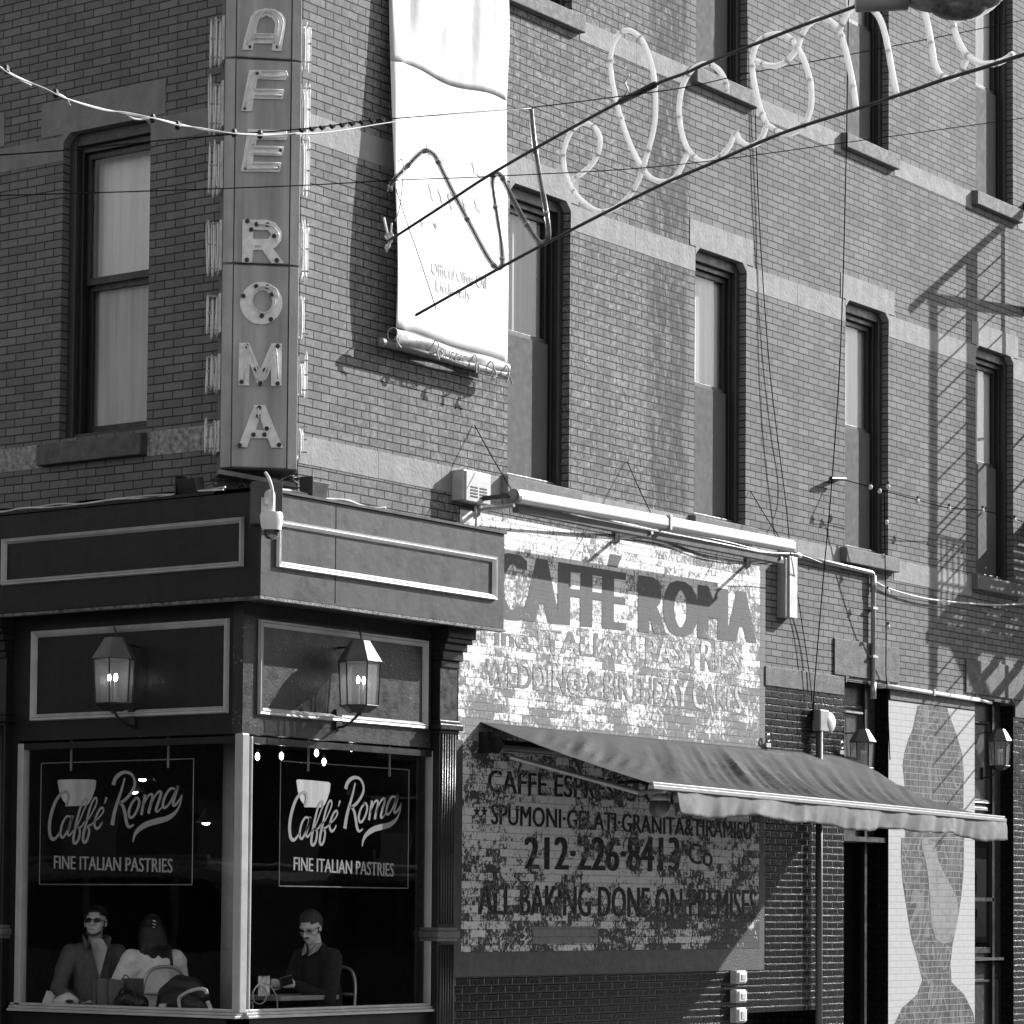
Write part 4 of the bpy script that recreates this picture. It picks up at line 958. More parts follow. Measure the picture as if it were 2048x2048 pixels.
me = textmesh('CHEESE', (a.x, -.186, 0), (b.x, -.186, 0), R(877, 694, -.19).z, a.z, R(934, 712, -.19).z, b.z, (0, -1, 0), bold=.02, th=.004); link('lettering', me, BLK, T)
rnd = random.Random(9); ROP = plain('dirty_rope', .4, .8, var=.4, scale=50)
for u, v in ((785, 668), (868, 694), (945, 722), (978, 735), (1008, 742)):
    c = R(u, v, -.15); mb = MB()
    mb.tube([c + Vector((.005 * math.cos(t), -.05 * math.sin(t), .055 * math.cos(t))) for t in [k * .63 for k in range(10)]], .005, 6, closed=True)
    for q in range(2): mb.tube(SM([c + Vector((0, -.05, -.02)), c + Vector((rnd.uniform(-.04, .05), -.06, -.06)), c + Vector((rnd.uniform(-.05, .06), -.05, -.11))], 3), .008, 5)
    mb.build('tie_rope', ROP, T, smooth=True)

# ================================================================== AWNING BELOW THE SIGN
T = thing('awning', (6.1, -.8, 2.5), 'open dark canvas awning with pale wavy valance, sloping out over the lower painted sign', 'awning')
CAN = plain('sun_worn_canvas', .023, .7, var=.3, scale=2.2, bump=.15, bscale=30); VAL = plain('valance_canvas', .165, .8, var=.12, scale=4, bump=.15)
AX0, AX1, BX0, BX1 = 2.861, 9.31, 2.96, 9.34; AZ = 3.165; BZ0, BZ1 = 2.622, 2.532; AP = 1.65
def aw(a, t):
    x = (AX0 + (AX1 - AX0) * a) * (1 - t) + (BX0 + (BX1 - BX0) * a) * t; z = AZ * (1 - t) + (BZ0 + (BZ1 - BZ0) * a) * t
    z -= (.02 + .10 * min(a * 2.2, 1)) * math.sin(math.pi * t) ** .9
    w_ = math.sin(math.pi * min(t * 1.1, 1)) * (1 - .8 * math.exp(-((a - .93) / .12) ** 2)) * min(1, a * 9 + .1)
    ph = x * 5.2 + t * 10.4 + 1.5 * math.sin(x * .9)
    rid = lambda q: (1 - abs(math.sin(q))) ** 2.2
    z += w_ * (.050 * rid(ph * .55) * math.sin(x * .8) ** 2 + .040 * rid(ph * 1.0) * math.sin(x * 1.1 + .6) ** 2 - .030 * rid(ph * 1.7 + 1.3) * math.sin(x * .7 + 2) ** 2 + .020 * rid(ph * 3.1 + t * 3) * (.4 + math.sin(x * 1.3) ** 2) + .009 * rid(ph * 6.3 - t * 5) * (.3 + math.sin(x * 2.1 + 1) ** 2) + .003 * rid(ph * 11 + t * 7) * (.2 + math.sin(x * 3.3) ** 2))
    return Vector((x, -AP * t, z))
mb = MB(); NA, NT = 260, 44
for i in range(NA + 1):
    for j in range(NT + 1): mb.v.append(tuple(aw(i / NA, j / NT)))
for i in range(NA):
    for j in range(NT): q = i * (NT + 1) + j; mb.f.append((q, q + 1, q + NT + 2, q + NT + 1))
o = mb.build('canopy', CAN, T, smooth=True, recalc=False); sd = o.modifiers.new('solid', 'SOLIDIFY'); sd.thickness = .003
mb = MB(); N = 420; V = 8
for i in range(N + 1):
    a = .055 + .945 * i / N; x = BX0 + (BX1 - BX0) * a; zt_ = BZ0 + (BZ1 - BZ0) * a - .03; dr = .185 + .018 * math.sin(x * 2.3) + .012 * math.sin(x * 5.1 + 1) + .012 * abs(math.sin(x * 7))
    for j in range(V + 1):
        t = j / V; amp = .006 + .036 * t; y = -AP - .02 - amp * (math.sin(x * 9 + t * 2.4 + 2.2 * math.sin(x * 1.7)) * .5 + .30 * (1 - abs(math.sin(x * 11 + t * 2.2 + 2 * math.sin(x * 2.3)))) ** 2 + .16 * math.sin(x * 27 + t * 4 + 2 * math.sin(x * 3)) + .35 * math.sin(x * 4.3)) - .02 * t
        mb.v.append((x + .05 * t, y, zt_ - dr * t))
for i in range(N):
    for j in range(V): q = i * (V + 1) + j; mb.f.append((q, q + 1, q + V + 2, q + V + 1))
o = mb.build('valance', VAL, T, smooth=True, recalc=False); sd = o.modifiers.new('solid', 'SOLIDIFY'); sd.thickness = .003
def slopebar(x0, z0, x1, z1, y0, y1, h0, h1):
    return [(x0, y0, z0 + h0), (x0, y1, z0 + h0), (x0, y1, z0 + h1), (x0, y0, z0 + h1)], (x1 - x0, 0, z1 - z0)
AL = plain('awning_rail_enamel', .33, .4, var=.12, streak=.2)
m1 = MB(); m1.prism(*slopebar(BX0 - .01, BZ0, BX1 + .01, BZ1, -AP - .035, -AP + .02, -.045, -.012)); m1.prism(*slopebar(BX0, BZ0, BX1, BZ1, -AP - .022, -AP + .02, -.010, .012)); m1.build('front_rail', AL, T, bevel=.004)
MB().tube([(AX0 + .08, -.13, 2.97), (AX1 - .1, -.13, 2.97)], .05, 12).tube([(AX0 + .05, -.13, 2.97), (AX0 + .08, -.13, 2.97)], .075, 14).build('roller', BLK, T, smooth=False)
mb = MB()
for x in (AX0 + .25, AX1 - .3):
    k = x + (.9 if x < 5 else -.9)
    MB().tube([(x, -.13, 2.88), (k, -.85, 2.60), (x + (.1 if x < 5 else -.1), -AP + .03, BZ0 - .05 if x < 5 else BZ1 - .04)], .022, 8).build('arm', MET, T)
for x in (AX0 + .02, 4.6, AX1 - .9, AX1 - .05): MB().box(x - .04, x + .03, -.09, 0, 2.90, 3.08).build('wall_bracket', BLK, T)
for x in (7.53, 8.98):
    p = Vector((x, -.02, 3.27)); o = MB().tube([p + Vector((.03 * math.cos(t), -.02, .035 * math.sin(t))) for t in [k * .7 for k in range(9)]], .008, 6, closed=True).box(x - .015, x + .07, -.03, 0, 3.18, 3.22).build('wall_hook', MET); tag(o, 'small metal hook on the brick above the awning, ' + ('just right of the painted sign' if x < 8 else 'just left of the first door'), 'hook', 'hooks above the awning')

# ================================================================== BULB STRING, LOOSE CABLES
a = R(1672, 958, -.06)
o = MB().tube([R(1675, 958, 0), R(1664, 957, -.10)], .022, 8).tube([R(1661, 957, -.10), R(1690, 958, -.10)], .018, 8).build('wall_peg', BLK); tag(o, 'dark peg in the brick from which the bulb string starts', 'peg')
P = [R(1686, 959, -.1), R(1740, 974, -.3), R(1760, 981, -.3), R(1776, 984, -.3), R(1835, 1000, -.3), R(1897, 1016, -.3), R(1965, 1021, -.3), R(2035, 1040, -.3), R(2090, 1060, -.3)]
T = thing('bulb_string', (9.6, -.3, 3.9), 'string of small clear bulbs with one branch hanging down to the door lintel', 'string lights')
MB().tube(SM(P, 4), .0055, 5).tube(SM([R(1765, 984, -.3), R(1769, 990, -.3), R(1770, 1100, -.25), R(1772, 1250, -.15), R(1772, 1345, -.06), R(1774, 1375, -.06), R(1780, 1520, -.06)], 4), .006, 5).build('cord', RUB, T, smooth=True)
clear = plain('clear_bulb', .85, .08, var=.1, bump=0)
for u, v, dy in ((1741, 974, -.3), (1759, 982, -.3), (1776, 973, -.3), (1835, 1002, -.3), (1898, 1017, -.3), (1965, 1021, -.3), (2029, 1040, -.3), (1773, 1044, -.26), (1766, 1112, -.22), (1775, 1183, -.2), (1776, 1254, -.16)):
    p = R(u, v, dy); bb = MB().ball(p, (.022, .022, .028), 10, 8).build('bulb', clear, T, smooth=True); MB().tube([p + Vector((0, 0, .02)), p + Vector((0, 0, .05))], .013, 6).build('socket', BLK, bb)
def cable(label, pts, r, m=RUB, group=None):
    return tag(MB().tube(SM(pts, 6), r, 5).build('cable', m, smooth=True), label, 'cable', group)
cable('thin black cable dropping past the upper windows and slanting to the wall lamp', [R(1698, -60, -.5), R(1697, 0, -.5), R(1692, 330, -.45), R(1681, 700, -.4), R(1664, 960, -.3), R(1649, 1130, -.2), R(1638, 1260, -.1), R(1629, 1370, -.05), R(1626, 1440, -.06)], .006)
cable('thin black cable from the end of the awning tube down to the wall lamp', [R(1580, 1100, -.3), R(1590, 1160, -.1), R(1603, 1240, -.05), R(1620, 1360, -.05), R(1626, 1430, -.06)], .005)
cable('faint cable hanging down the upper brick to the end of the awning tube', [R(1508, 150, -.03), R(1518, 430, -.03), R(1536, 700, -.03), R(1552, 850, -.03), R(1571, 1000, -.04), R(1579, 1085, -.2)], .005)
cable('white cable sagging along the brick beyond the conduit', [R(1745, 1160, -.03), R(1780, 1178, -.04), R(1850, 1197, -.05), R(1930, 1206, -.05), R(2000, 1210, -.04), R(2080, 1205, -.03)], .010, CRD)
for k, (du, m_, r_) in enumerate(((0, CRD, .009), (3, MET, .012), (-2, RUB, .010))):
    cable('cable lying along the top of the shaded fascia, ' + ['white one', 'grey one', 'black one'][k], [Vector((FL + .03 + .02 * k, y, FT + .035 + .012 * math.sin(y * 7 + k * 2) + .008 * k)) for y in [-.05 + i * .35 for i in range(14)]], r_, m_, 'cables along the shaded fascia')
cable('bundle of pale cables lying on the top of the sunny fascia', [Vector((-.25 + i * .16, FR + .05 + .02 * math.sin(i * 2), FT + .035 + .012 * math.sin(i * 1.7))) for i in range(9)], .012, plain('pale_cable', .5, .6, bump=0))
# wires over the street, hung in front of the building
YW = -7.5
w1 = [(-60, 110), (0, 135), (30, 152), (87, 178), (130, 197), (203, 218), (250, 227), (308, 237), (355, 248), (405, 259), (467, 267), (530, 269), (598, 268), (640, 266), (700, 258), (772, 246), (860, 234), (960, 224), (1062, 216)]
T = thing('festoon_cable', (-9, YW, 6.5), 'white twisted cable strung across the street in front of the vertical sign', 'cable')
P_ = SM([R(u, v, YW) for u, v in w1], 4); MB().tube(P_, [.0042 if i < len(P_) * .72 else .0025 for i in range(len(P_))], 6).build('cord', CRD, T, smooth=True)
MB().tube(SM([R(u, v + 2.5 * math.sin(i * 2.1), YW - .01) for i, (u, v) in enumerate(w1[1:13])], 5), .003, 5).build('cord', plain('grey_cord', .35, .6, bump=0), T, smooth=True)
for P in (((30, 152), (38, 160), (62, 172)), ((110, 186), (130, 196), (140, 211)), ((250, 228), (270, 238), (298, 237))): MB().tube(SM([R(u, v, YW) for u, v in P], 4), .005, 5).build('loose_end', CRD, T, smooth=True)
for u, v in ((12, 139), (111, 187), (305, 237), (468, 266), (355, 251), (520, 269)): MB().ball(R(u, v, YW), (.013, .013, .018), 6, 5).build('clip', BLK, T)
T = thing('festoon_cable', (0, YW + 1, 6.5), 'thin dark wire with small hooks, rising from the vertical sign past the banner', 'cable')
w2 = [(0, 310), (150, 299), (300, 283), (470, 268), (560, 262), (620, 256), (672, 250), (720, 243), (900, 228), (1062, 215), (1230, 194), (1374, 174), (1500, 146), (1700, 109), (2048, 40), (2110, 27)]
MB().tube(SM([R(u, v, YW) for u, v in w2], 4), .0026, 5).build('cord', RUB, T, smooth=True)
mb = MB()
for i in range(9): u = 600 + i * 20; v = 258 - i * 2.6; mb.tube([R(u, v, YW), R(u + 4, v + 5, YW), R(u + 9, v + 1, YW)], .007, 5)
mb.build('hook', BLK, T)
cable('very thin lower dark wire crossing the street over letter tops', [R(u, v, YW - .3) for u, v in ((-60, 392), (0, 391), (300, 382), (600, 371), (800, 360), (1000, 352), (1340, 331), (1700, 284), (2048, 236), (2110, 228))], 0.0022)

# ================================================================== WELCOME SIGN OVER THE STREET
WP0 = CAM + ray(832, 629) * 17.0; WN = Vector((.88, -.476, 0)).normalized()
def WPx(u, v, off=0): return PL(u, v, WP0 + WN * off, WN)
ROPE = glassmat('clear_rope_light', .6, .93, rough=.15, base=.05)
def ropemat(name, tr, col, tl=0):
    m, n, l, b = nm(name); out = n['Material Output']; t = n.new('ShaderNodeBsdfTransparent'); mx = n.new('ShaderNodeMixShader')
    b.inputs['Base Color'].default_value = g(col); b.inputs['Roughness'].default_value = .18; b.inputs['Specular IOR Level'].default_value = .8
    mx.inputs[0].default_value = tr; l.new(t.outputs[0], mx.inputs[1]); l.new(b.outputs[0], mx.inputs[2]); l.new(mx.outputs[0], out.inputs[0])
    if tl:
        x = n.new('ShaderNodeBsdfTranslucent'); x.inputs[0].default_value = g(.95); m2 = n.new('ShaderNodeMixShader'); m2.inputs[0].default_value = tl; l.new(b.outputs[0], m2.inputs[1]); l.new(x.outputs[0], m2.inputs[2]); l.new(m2.outputs[0], mx.inputs[2])
    return m
ROPE = ropemat('clear_rope_light', 1.0, 1.0, .9); ROPD = ropemat('darkened_rope_light', .55, .16); CORE = plain('rope_core', .05, .6, bump=0); PT_ = plain('pale_tie', .5, .4, bump=0)  # W rope's dark look against the bright banner is put into its colour
a, b = WPx(777, 482), WPx(1790, -20)
WS = thing('light_sign', (WP0.x, WP0.y, WPx(832, 629).z), 'cursive greeting written in clear rope light on two black bars, strung across the street', 'sign')
MB().tube(SM([WPx(u, v) for u, v in ((777, 482), (880, 415), (989, 344), (1174, 239), (1304, 172), (1374, 145), (1417, 125), (1518, 85), (1602, 52), (1710, 13), (1790, -20))], 4), .0085, 8).build('bar', BLK, WS, smooth=True)
MB().tube(SM([WPx(u, v) for u, v in ((832, 630), (996, 538), (1087, 489), (1207, 427), (1326, 368), (1420, 328), (1565, 266), (1710, 219), (1819, 183), (1891, 158), (1964, 136), (2048, 109), (2110, 92))], 4), .0085, 8).build('bar', BLK, WS, smooth=True)
def c2(P): return [(674 + x / 2.76, y / 2.76) for x, y in P]
def c3(P): return [(1348 + x / 2.76, y / 2.76) for x, y in P]
WLT = [
 (1, c2([(293, 1055), (298, 1020), (330, 975), (390, 915), (440, 862), (475, 836), (510, 836), (545, 870), (575, 930), (650, 1080), (740, 1250), (820, 1400), (865, 1465), (893, 1480), (912, 1450), (905, 1330), (885, 1200), (868, 1090), (858, 1010), (865, 965), (885, 955), (915, 985), (960, 1080), (1030, 1210), (1100, 1318), (1130, 1342), (1160, 1325), (1167, 1270), (1150, 1140), (1120, 980), (1095, 830), (1080, 700), (1070, 592)])),
 (0, c2([(1300, 992), (1340, 965), (1400, 915), (1440, 850), (1453, 770), (1430, 712), (1380, 680), (1330, 690), (1285, 740), (1258, 810), (1250, 880), (1265, 965), (1310, 1060), (1380, 1130), (1460, 1168), (1540, 1145), (1610, 1085), (1660, 1005), (1688, 930)])),
 (0, c2([(1688, 930), (1730, 790), (1757, 650), (1755, 480), (1735, 350), (1690, 230), (1640, 180), (1600, 167), (1555, 190), (1520, 260), (1510, 370), (1530, 500), (1570, 660), (1620, 800), (1685, 925), (1740, 985), (1810, 1003), (1870, 975), (1920, 880), (1945, 830)])),
 (0, c3([(292, 505), (285, 450), (255, 395), (210, 360), (155, 356), (95, 390), (50, 470), (28, 590), (38, 710), (70, 810), (130, 880), (195, 893), (260, 860), (310, 800), (338, 735), (365, 775), (410, 803), (455, 795), (490, 750), (512, 685)])),
 (0, c3([(512, 685), (480, 610), (448, 480), (432, 370), (445, 270), (490, 210), (560, 188), (630, 203), (680, 260), (725, 350), (757, 480), (755, 600), (715, 690), (650, 735), (580, 730), (535, 700), (512, 685)])),
 (0, c3([(455, 338), (510, 358), (570, 362), (630, 330), (680, 268), (700, 210), (735, 145), (790, 108), (850, 108), (900, 150), (935, 230), (965, 350), (990, 480), (1007, 607)])),
 (0, c3([(915, 165), (935, 120), (965, 60), (1010, 25), (1060, 28), (1100, 55), (1140, 110), (1170, 210), (1200, 370), (1232, 535)])),
 (0, c3([(1345, -10), (1378, 50), (1400, 130), (1420, 240), (1440, 350), (1475, 415), (1525, 437), (1575, 405), (1605, 350), (1625, 300)])),
 (0, c3([(1545, 112), (1640, 90), (1720, 58), (1785, 5)])),
 (0, c3([(1540, 105), (1550, 170), (1580, 245), (1625, 310), (1690, 350), (1770, 350), (1825, 330), (1868, 298)])),
]
for k, P in WLT:
    Q = SM([WPx(u, v, .035) for u, v in P], 4); r = .0135 if not k else .0150
    le = MB().tube(Q, r, 8).build('letter', ROPD if k else ROPE, WS, smooth=True)
    MB().tube(Q, r * .35, 5).build('light_core', CORE if k else plain('rope_core_pale', .35, .5, bump=0), le, smooth=True)
    for i in range(3, len(Q) - 2, 9): t = (Q[i + 1] - Q[i - 1]).normalized(); MB().tube([Q[i] - t * .006, Q[i] + t * .006], r * 1.12, 8).build('cable_tie', PT_ if k else WHM, le)
mb = MB(); rnd = random.Random(4)
c = WPx(778, 482)
for i in range(7): mb.tube(SM([c + Vector((0, 0, rnd.uniform(-.05, .05))), c + WN.cross(Vector((0, 0, 1))) * rnd.uniform(-.07, .07) + Vector((0, 0, rnd.uniform(-.08, .05))), c + WN.cross(Vector((0, 0, 1))) * rnd.uniform(-.05, .05) + Vector((0, 0, rnd.uniform(-.05, .12)))], 4), .006, 5)
mb.tube([c, WPx(768, 436)], .008, 5); mb.tube(SM([WPx(1245, 195), WPx(1255, 180), WPx(1250, 165), WPx(1258, 150)], 3), .005, 5); mb.tube(SM([WPx(790, 442), WPx(798, 420), WPx(805, 370), WPx(806, 322), WPx(796, 322)], 3), .0035, 5)
mb.build('wire_tie', CRD, WS, smooth=True)
MB().tube([WPx(1240, 204, 0), WPx(1310, 169, 0)], .016, 8).build('clamp', BLK, WS, smooth=True)
cable('fine wire hanging from the end of the rope-light bars over the banner', [WPx(792, 378), WPx(812, 440), WPx(840, 520), WPx(872, 618)], .003)
# street lamp head above the sign
lp = CAM + ray(1905, -6) * 11.0; dr_ = MROW[0].copy(); dr_.z = 0; dr_.normalize(); fw = Vector((dr_.y, -dr_.x, 0))
pole = CAM + ray(3300, 0) * 11.2
T = thing('street_lamp', (pole.x, pole.y, -.0), 'grey street lamp head hanging over the end of the rope-light greeting', 'street lamp')
Mx = Matrix((dr_, fw, Vector((0, 0, 1)))).transposed()
MB().ball(lp, (.19, .12, .055), 24, 14, Mx).build('lamp_head', plain('lamp_grey', .35, .5, var=.6, scale=14, bump=.6), T, smooth=True)
MB().ball(lp - Vector((0, 0, .03)) + dr_ * .02, (.11, .08, .055), 18, 10, Mx).build('lens', plain('dark_lens', .16, .4, var=.9, scale=25), T, smooth=True)  # lens darker and more mottled than the head
MB().tube([CAM + ray(1712, 0) * 11.0, CAM + ray(1815, -4) * 11.0], .045, 14).tube([CAM + ray(1815, 4) * 11.0, CAM + ray(1800, -40) * 11.0, CAM + ray(1900, -90) * 11.05, CAM + ray(3300, -160) * 11.2], .03, 10).build('arm', plain('lamp_arm_grey', .3, .4, var=.3), T, smooth=True)
MB().tube([(pole.x, pole.y, 0), (pole.x, pole.y, 5.6)], [.09, .05], 12).build('pole', MET, T, smooth=True)

# ================================================================== FIRE ESCAPE (right of the frame, throwing its shadow in)
T = thing('fire_escape', (15, -.5, 3.5), 'black iron fire escape past the right edge, throwing ladder shadows on the brick', 'fire escape')
mb = MB(); X0 = 13.25; PJ = 1.05
def bar(p, q, w): mb.tube([p, q], w, 4)
bar((X0, 0, 9.62), (X0, -PJ - .2, 9.62), .055); bar((X0, 0, 8.4), (X0, -PJ, 9.55), .045)
bar((X0, -PJ + .04, 9.6), (X0, -PJ + .04, 5.3), .045); bar((X0 + .0, -.60, 9.6), (X0 + .0, -.60, 4.9), .065)
mb.build('bracket', BLK, T)
mb = MB()
for i in range(20): bar((X0, -PJ + .04, 9.3 - i * .30), (X0, -.25, 9.3 - i * .30), .014)
bar((X0, -.25, 9.6), (X0, -.25, 4), .022); mb.build('ladder', BLK, T)
mb = MB(); ZP = 6.0
for i in range(14): y = -.08 - i * .072; mb.box(X0, X0 + 4, y - .019, y + .019, ZP - .02, ZP)
mb.box(X0, X0 + 4, -PJ - .04, -PJ, ZP - .12, ZP); mb.box(X0 - .03, X0, -PJ, 0, ZP - .12, ZP)
for x in (X0 + .05, X0 + 1.3, X0 + 2.6, X0 + 3.9): bar((x, 0, ZP - .1), (x, -PJ, ZP - .1), .03); bar((x, 0, ZP - 1.0), (x, -PJ, ZP - .1), .025)
mb.build('platform', BLK, T)
mb = MB()
for z in (.5, 1.0): bar((X0, -PJ, ZP + z), (X0 + 4, -PJ, ZP + z), .018); bar((X0, -PJ, ZP + z), (X0, 0, ZP + z), .018)
for i in range(30): bar((X0 + i * .135, -PJ, ZP), (X0 + i * .135, -PJ, ZP + 1), .009)
mb.build('railing', BLK, T)
mb = MB()
for y in (-PJ, -.45): bar((X0 + .5, y, ZP), (X0 + 3.2, y, ZP - 2.6), .06)
for i in range(12): t = (i + .5) / 12; mb.box(X0 + .5 + 2.7 * t - .1, X0 + .5 + 2.7 * t + .1, -PJ, -.45, ZP - 2.6 * t - .01, ZP - 2.6 * t + .01)
mb.build('stair', BLK, T)

# ================================================================== HANGING GLASS SIGNS IN THE WINDOWS
SGN = ropemat('painted_glass_lettering', 1.0, .42); SGN.name = 'grey_sign_lettering'; CUPM = plain('cup_print', .55, .6, bump=0, var=.3, scale=9, streak=.9); EDG = plain('glass_edge', .25, .3, bump=0)
SGT = glassmat('sign_glass', .25, .97)
CS = [ # strokes traced in a 4.83x enlargement of the left sign: points, widths
 ([(378, 560), (398, 500), (400, 445), (378, 418), (340, 430), (290, 480), (252, 560), (224, 660), (212, 760), (222, 850), (248, 884), (282, 870), (325, 815)], [22, 26, 22, 30, 32, 28, 14]),
 ([(428, 665), (390, 660), (350, 715), (328, 800), (332, 855), (358, 862), (395, 800), (430, 715), (445, 650)], [14, 20, 22, 16, 22]),
 ([(445, 655), (415, 760), (400, 825), (418, 845), (455, 800)], [24, 22, 12]),
 ([(455, 800), (500, 740), (555, 610), (585, 540), (585, 492), (562, 500), (530, 560), (500, 660), (472, 790), (458, 890), (472, 922), (502, 900), (522, 830), (518, 775), (490, 765), (535, 760), (565, 715)], [8, 14, 18, 24, 22, 18, 12]),
 ([(560, 720), (610, 680), (660, 590), (688, 520), (682, 478), (655, 495), (620, 580), (590, 700), (562, 820), (556, 890), (575, 912), (600, 880), (615, 815), (610, 770), (585, 762), (640, 735), (672, 700)], [8, 14, 18, 24, 22, 18, 12]),
 ([(665, 710), (720, 660), (756, 605), (745, 572), (712, 600), (680, 670), (668, 735), (688, 775), (718, 760), (745, 715)], [10, 14, 18, 20, 22, 12]),
 ([(786, 472), (766, 530)], [22, 8]),
 ([(850, 352), (868, 295), (910, 250), (960, 230), (1015, 240), (1052, 285), (1062, 350), (1035, 415), (985, 480), (935, 518), (895, 525)], [34, 32, 22, 20, 26, 24, 20]),
 ([(962, 285), (938, 380), (900, 500), (865, 620), (845, 742)], [14, 26, 38]),
 ([(915, 520), (950, 560), (972, 640), (988, 720), (1015, 758), (1058, 732)], [22, 28, 28, 10]),
 ([(1078, 478), (1035, 530), (1008, 610), (1018, 662), (1052, 655), (1090, 590), (1108, 520), (1090, 478), (1060, 485)], [16, 24, 20, 22, 16]),
 ([(1165, 445), (1148, 540), (1130, 642)], [24, 24]), ([(1145, 570), (1190, 465), (1228, 442), (1235, 480), (1212, 570), (1200, 628)], [8, 18, 24, 26]),
 ([(1212, 570), (1260, 460), (1303, 415), (1318, 440), (1290, 530), (1272, 592), (1290, 606), (1330, 565)], [8, 18, 24, 22, 8]),
 ([(1450, 388), (1405, 392), (1360, 460), (1338, 540), (1352, 572), (1390, 545), (1440, 460), (1482, 362)], [14, 22, 22, 16, 24]),
 ([(1482, 362), (1450, 470), (1436, 535), (1455, 545), (1495, 500), (1522, 445)], [24, 22, 10]),
 ([(1522, 445), (1500, 545), (1455, 620), (1380, 672), (1290, 698), (1190, 728), (1110, 778), (1068, 835), (1052, 905)], [8, 16, 36, 44, 42, 30, 8]),
]
def glass_sign(to3, nrm, label, lens):
    """to3(x, z): metres on the sign's plane; x from its left edge, z from its bottom edge"""
    W_, H_ = 1.62, .965; o = to3(W_ / 2, 0); T = thing('hanging_sign', o, label, 'sign', 'glass signs in the show windows')
    k = W_ / 1510.0; f = lambda x, y: Vector(to3((x - 112) * k, H_ - (y - (136 - (x - 118) * .022)) * H_ / 1196)); n_ = Vector(nrm)
    MB().prism([to3(0, 0), to3(W_, 0), to3(W_, H_), to3(0, H_)], n_ * -.006).build('glass_panel', SGT, T)
    mb = MB(); e = .006
    for p, q in (((0, 0), (W_, 0)), ((W_, 0), (W_, H_)), ((W_, H_), (0, H_)), ((0, H_), (0, 0))): mb.tube([Vector(to3(*p)) - n_ * .003, Vector(to3(*q)) - n_ * .003], .0048, 4)
    mb.build('edge', EDG, T)
    mb = MB()
    for P, ws in CS: mb.ribbon([f(x, y) + n_ * .002 for x, y in P], [q * k for q in ws], n_, .003)
    mb.build('script_lettering', SGN, T, recalc=True)
    a, b = f(262, 1175), f(1440, 1190); at, bt = f(262, 1045), f(1440, 1055)
    me = textmesh('FINE ITALIAN PASTRIES', a, b, at.z, a.z, bt.z, b.z, n_, bold=0, th=.003, space=1.02, rep=.03); link('lettering', me, SGN, T)
    cup = [(285, 312), (300, 299), (480, 296), (655, 299), (676, 312), (668, 390), (640, 470), (610, 525), (585, 552), (400, 560), (340, 500), (305, 420)]
    mb = MB().prism([f(x, y) - n_ * .001 for x, y in cup], n_ * .002); mb.build('cup_emblem', CUPM, T)
    if lens:
        sau = [(400, 640), (430, 600), (540, 590), (650, 600), (690, 590), (660, 700), (560, 760), (470, 730)]
    mb = MB()
    for x in (.33, 1.36):
        for i in range(10):
            c = Vector(to3(x, H_ - .05 + i * .024)); d = Vector(to3(1, 0)) - Vector(to3(0, 0))
            ax = d if i % 2 else n_
            mb.tube([c + ax * .009 * math.cos(t) + Vector((0, 0, .016 * math.sin(t))) for t in [q * 1.047 for q in range(6)]], .0035, 4, closed=True)
    mb.build('chain', MET, T)
    return T
glass_sign(lambda x, z: Vector((-.20, 2.093 - x, 1.762 + z)), (-1, 0, 0), 'glass sign hung on chains behind the shaded show window, dim grey script on it', 0)
glass_sign(lambda x, z: Vector((.30 + x, .02, 1.757 + z)), (0, -1, 0), 'glass sign hung on chains behind the sunny show window, by the small bulbs', 1)

# small lit bulbs inside the right window
T = thing('bulb_string', (.6, .15, 2.6), 'string of small lit bulbs under the ceiling behind the sunny show window', 'string lights')
BU = emit('small_lit_bulb', 9); pts = [(515, 1513), (563, 1512), (633, 1506), (648, 1524), (703, 1496)]
cordp = []
for u, v in pts:
    p = R(u, v, .15); bb = MB().ball(p, (.017, .017, .03), 8, 8).build('bulb', BU, T, smooth=True); MB().tube([p + Vector((0, 0, .03)), p + Vector((0, 0, .06))], .012, 6).build('socket', BLK, bb); cordp.append(p + Vector((0, 0, .06)))
MB().tube(SM(cordp, 5), .004, 5).build('cord', RUB, T, smooth=True)
for u, v, x in ((285, 1559, 1.6), (268, 1584, 1.7), (412, 1646, 2.0)):
    p = L(u, v, x); T = thing('pendant_lamp', (p.x, p.y, p.z), ['pendant lamp glinting behind the R of the shaded glass sign', 'lower pendant lamp glinting just left of the other', 'pendant lamp glinting right of the shaded glass sign'][[285, 268, 412].index(u)], 'lamp', 'pendant lamps in the cafe')
    lathe(MB(), p, [(0, .13), (.02, .12), (.05, .06), (.09, .02), (.10, 0), (.095, .0), (.0, .10)]).build('shade', BLK, T); MB().ball(p + Vector((0, 0, .0)), (.035, .035, .018), 10, 6).build('bulb', BU, T, smooth=True)
    MB().tube([p + Vector((0, 0, .12)), (p.x, p.y, 3.29)], .004, 5).build('cord', RUB, T)

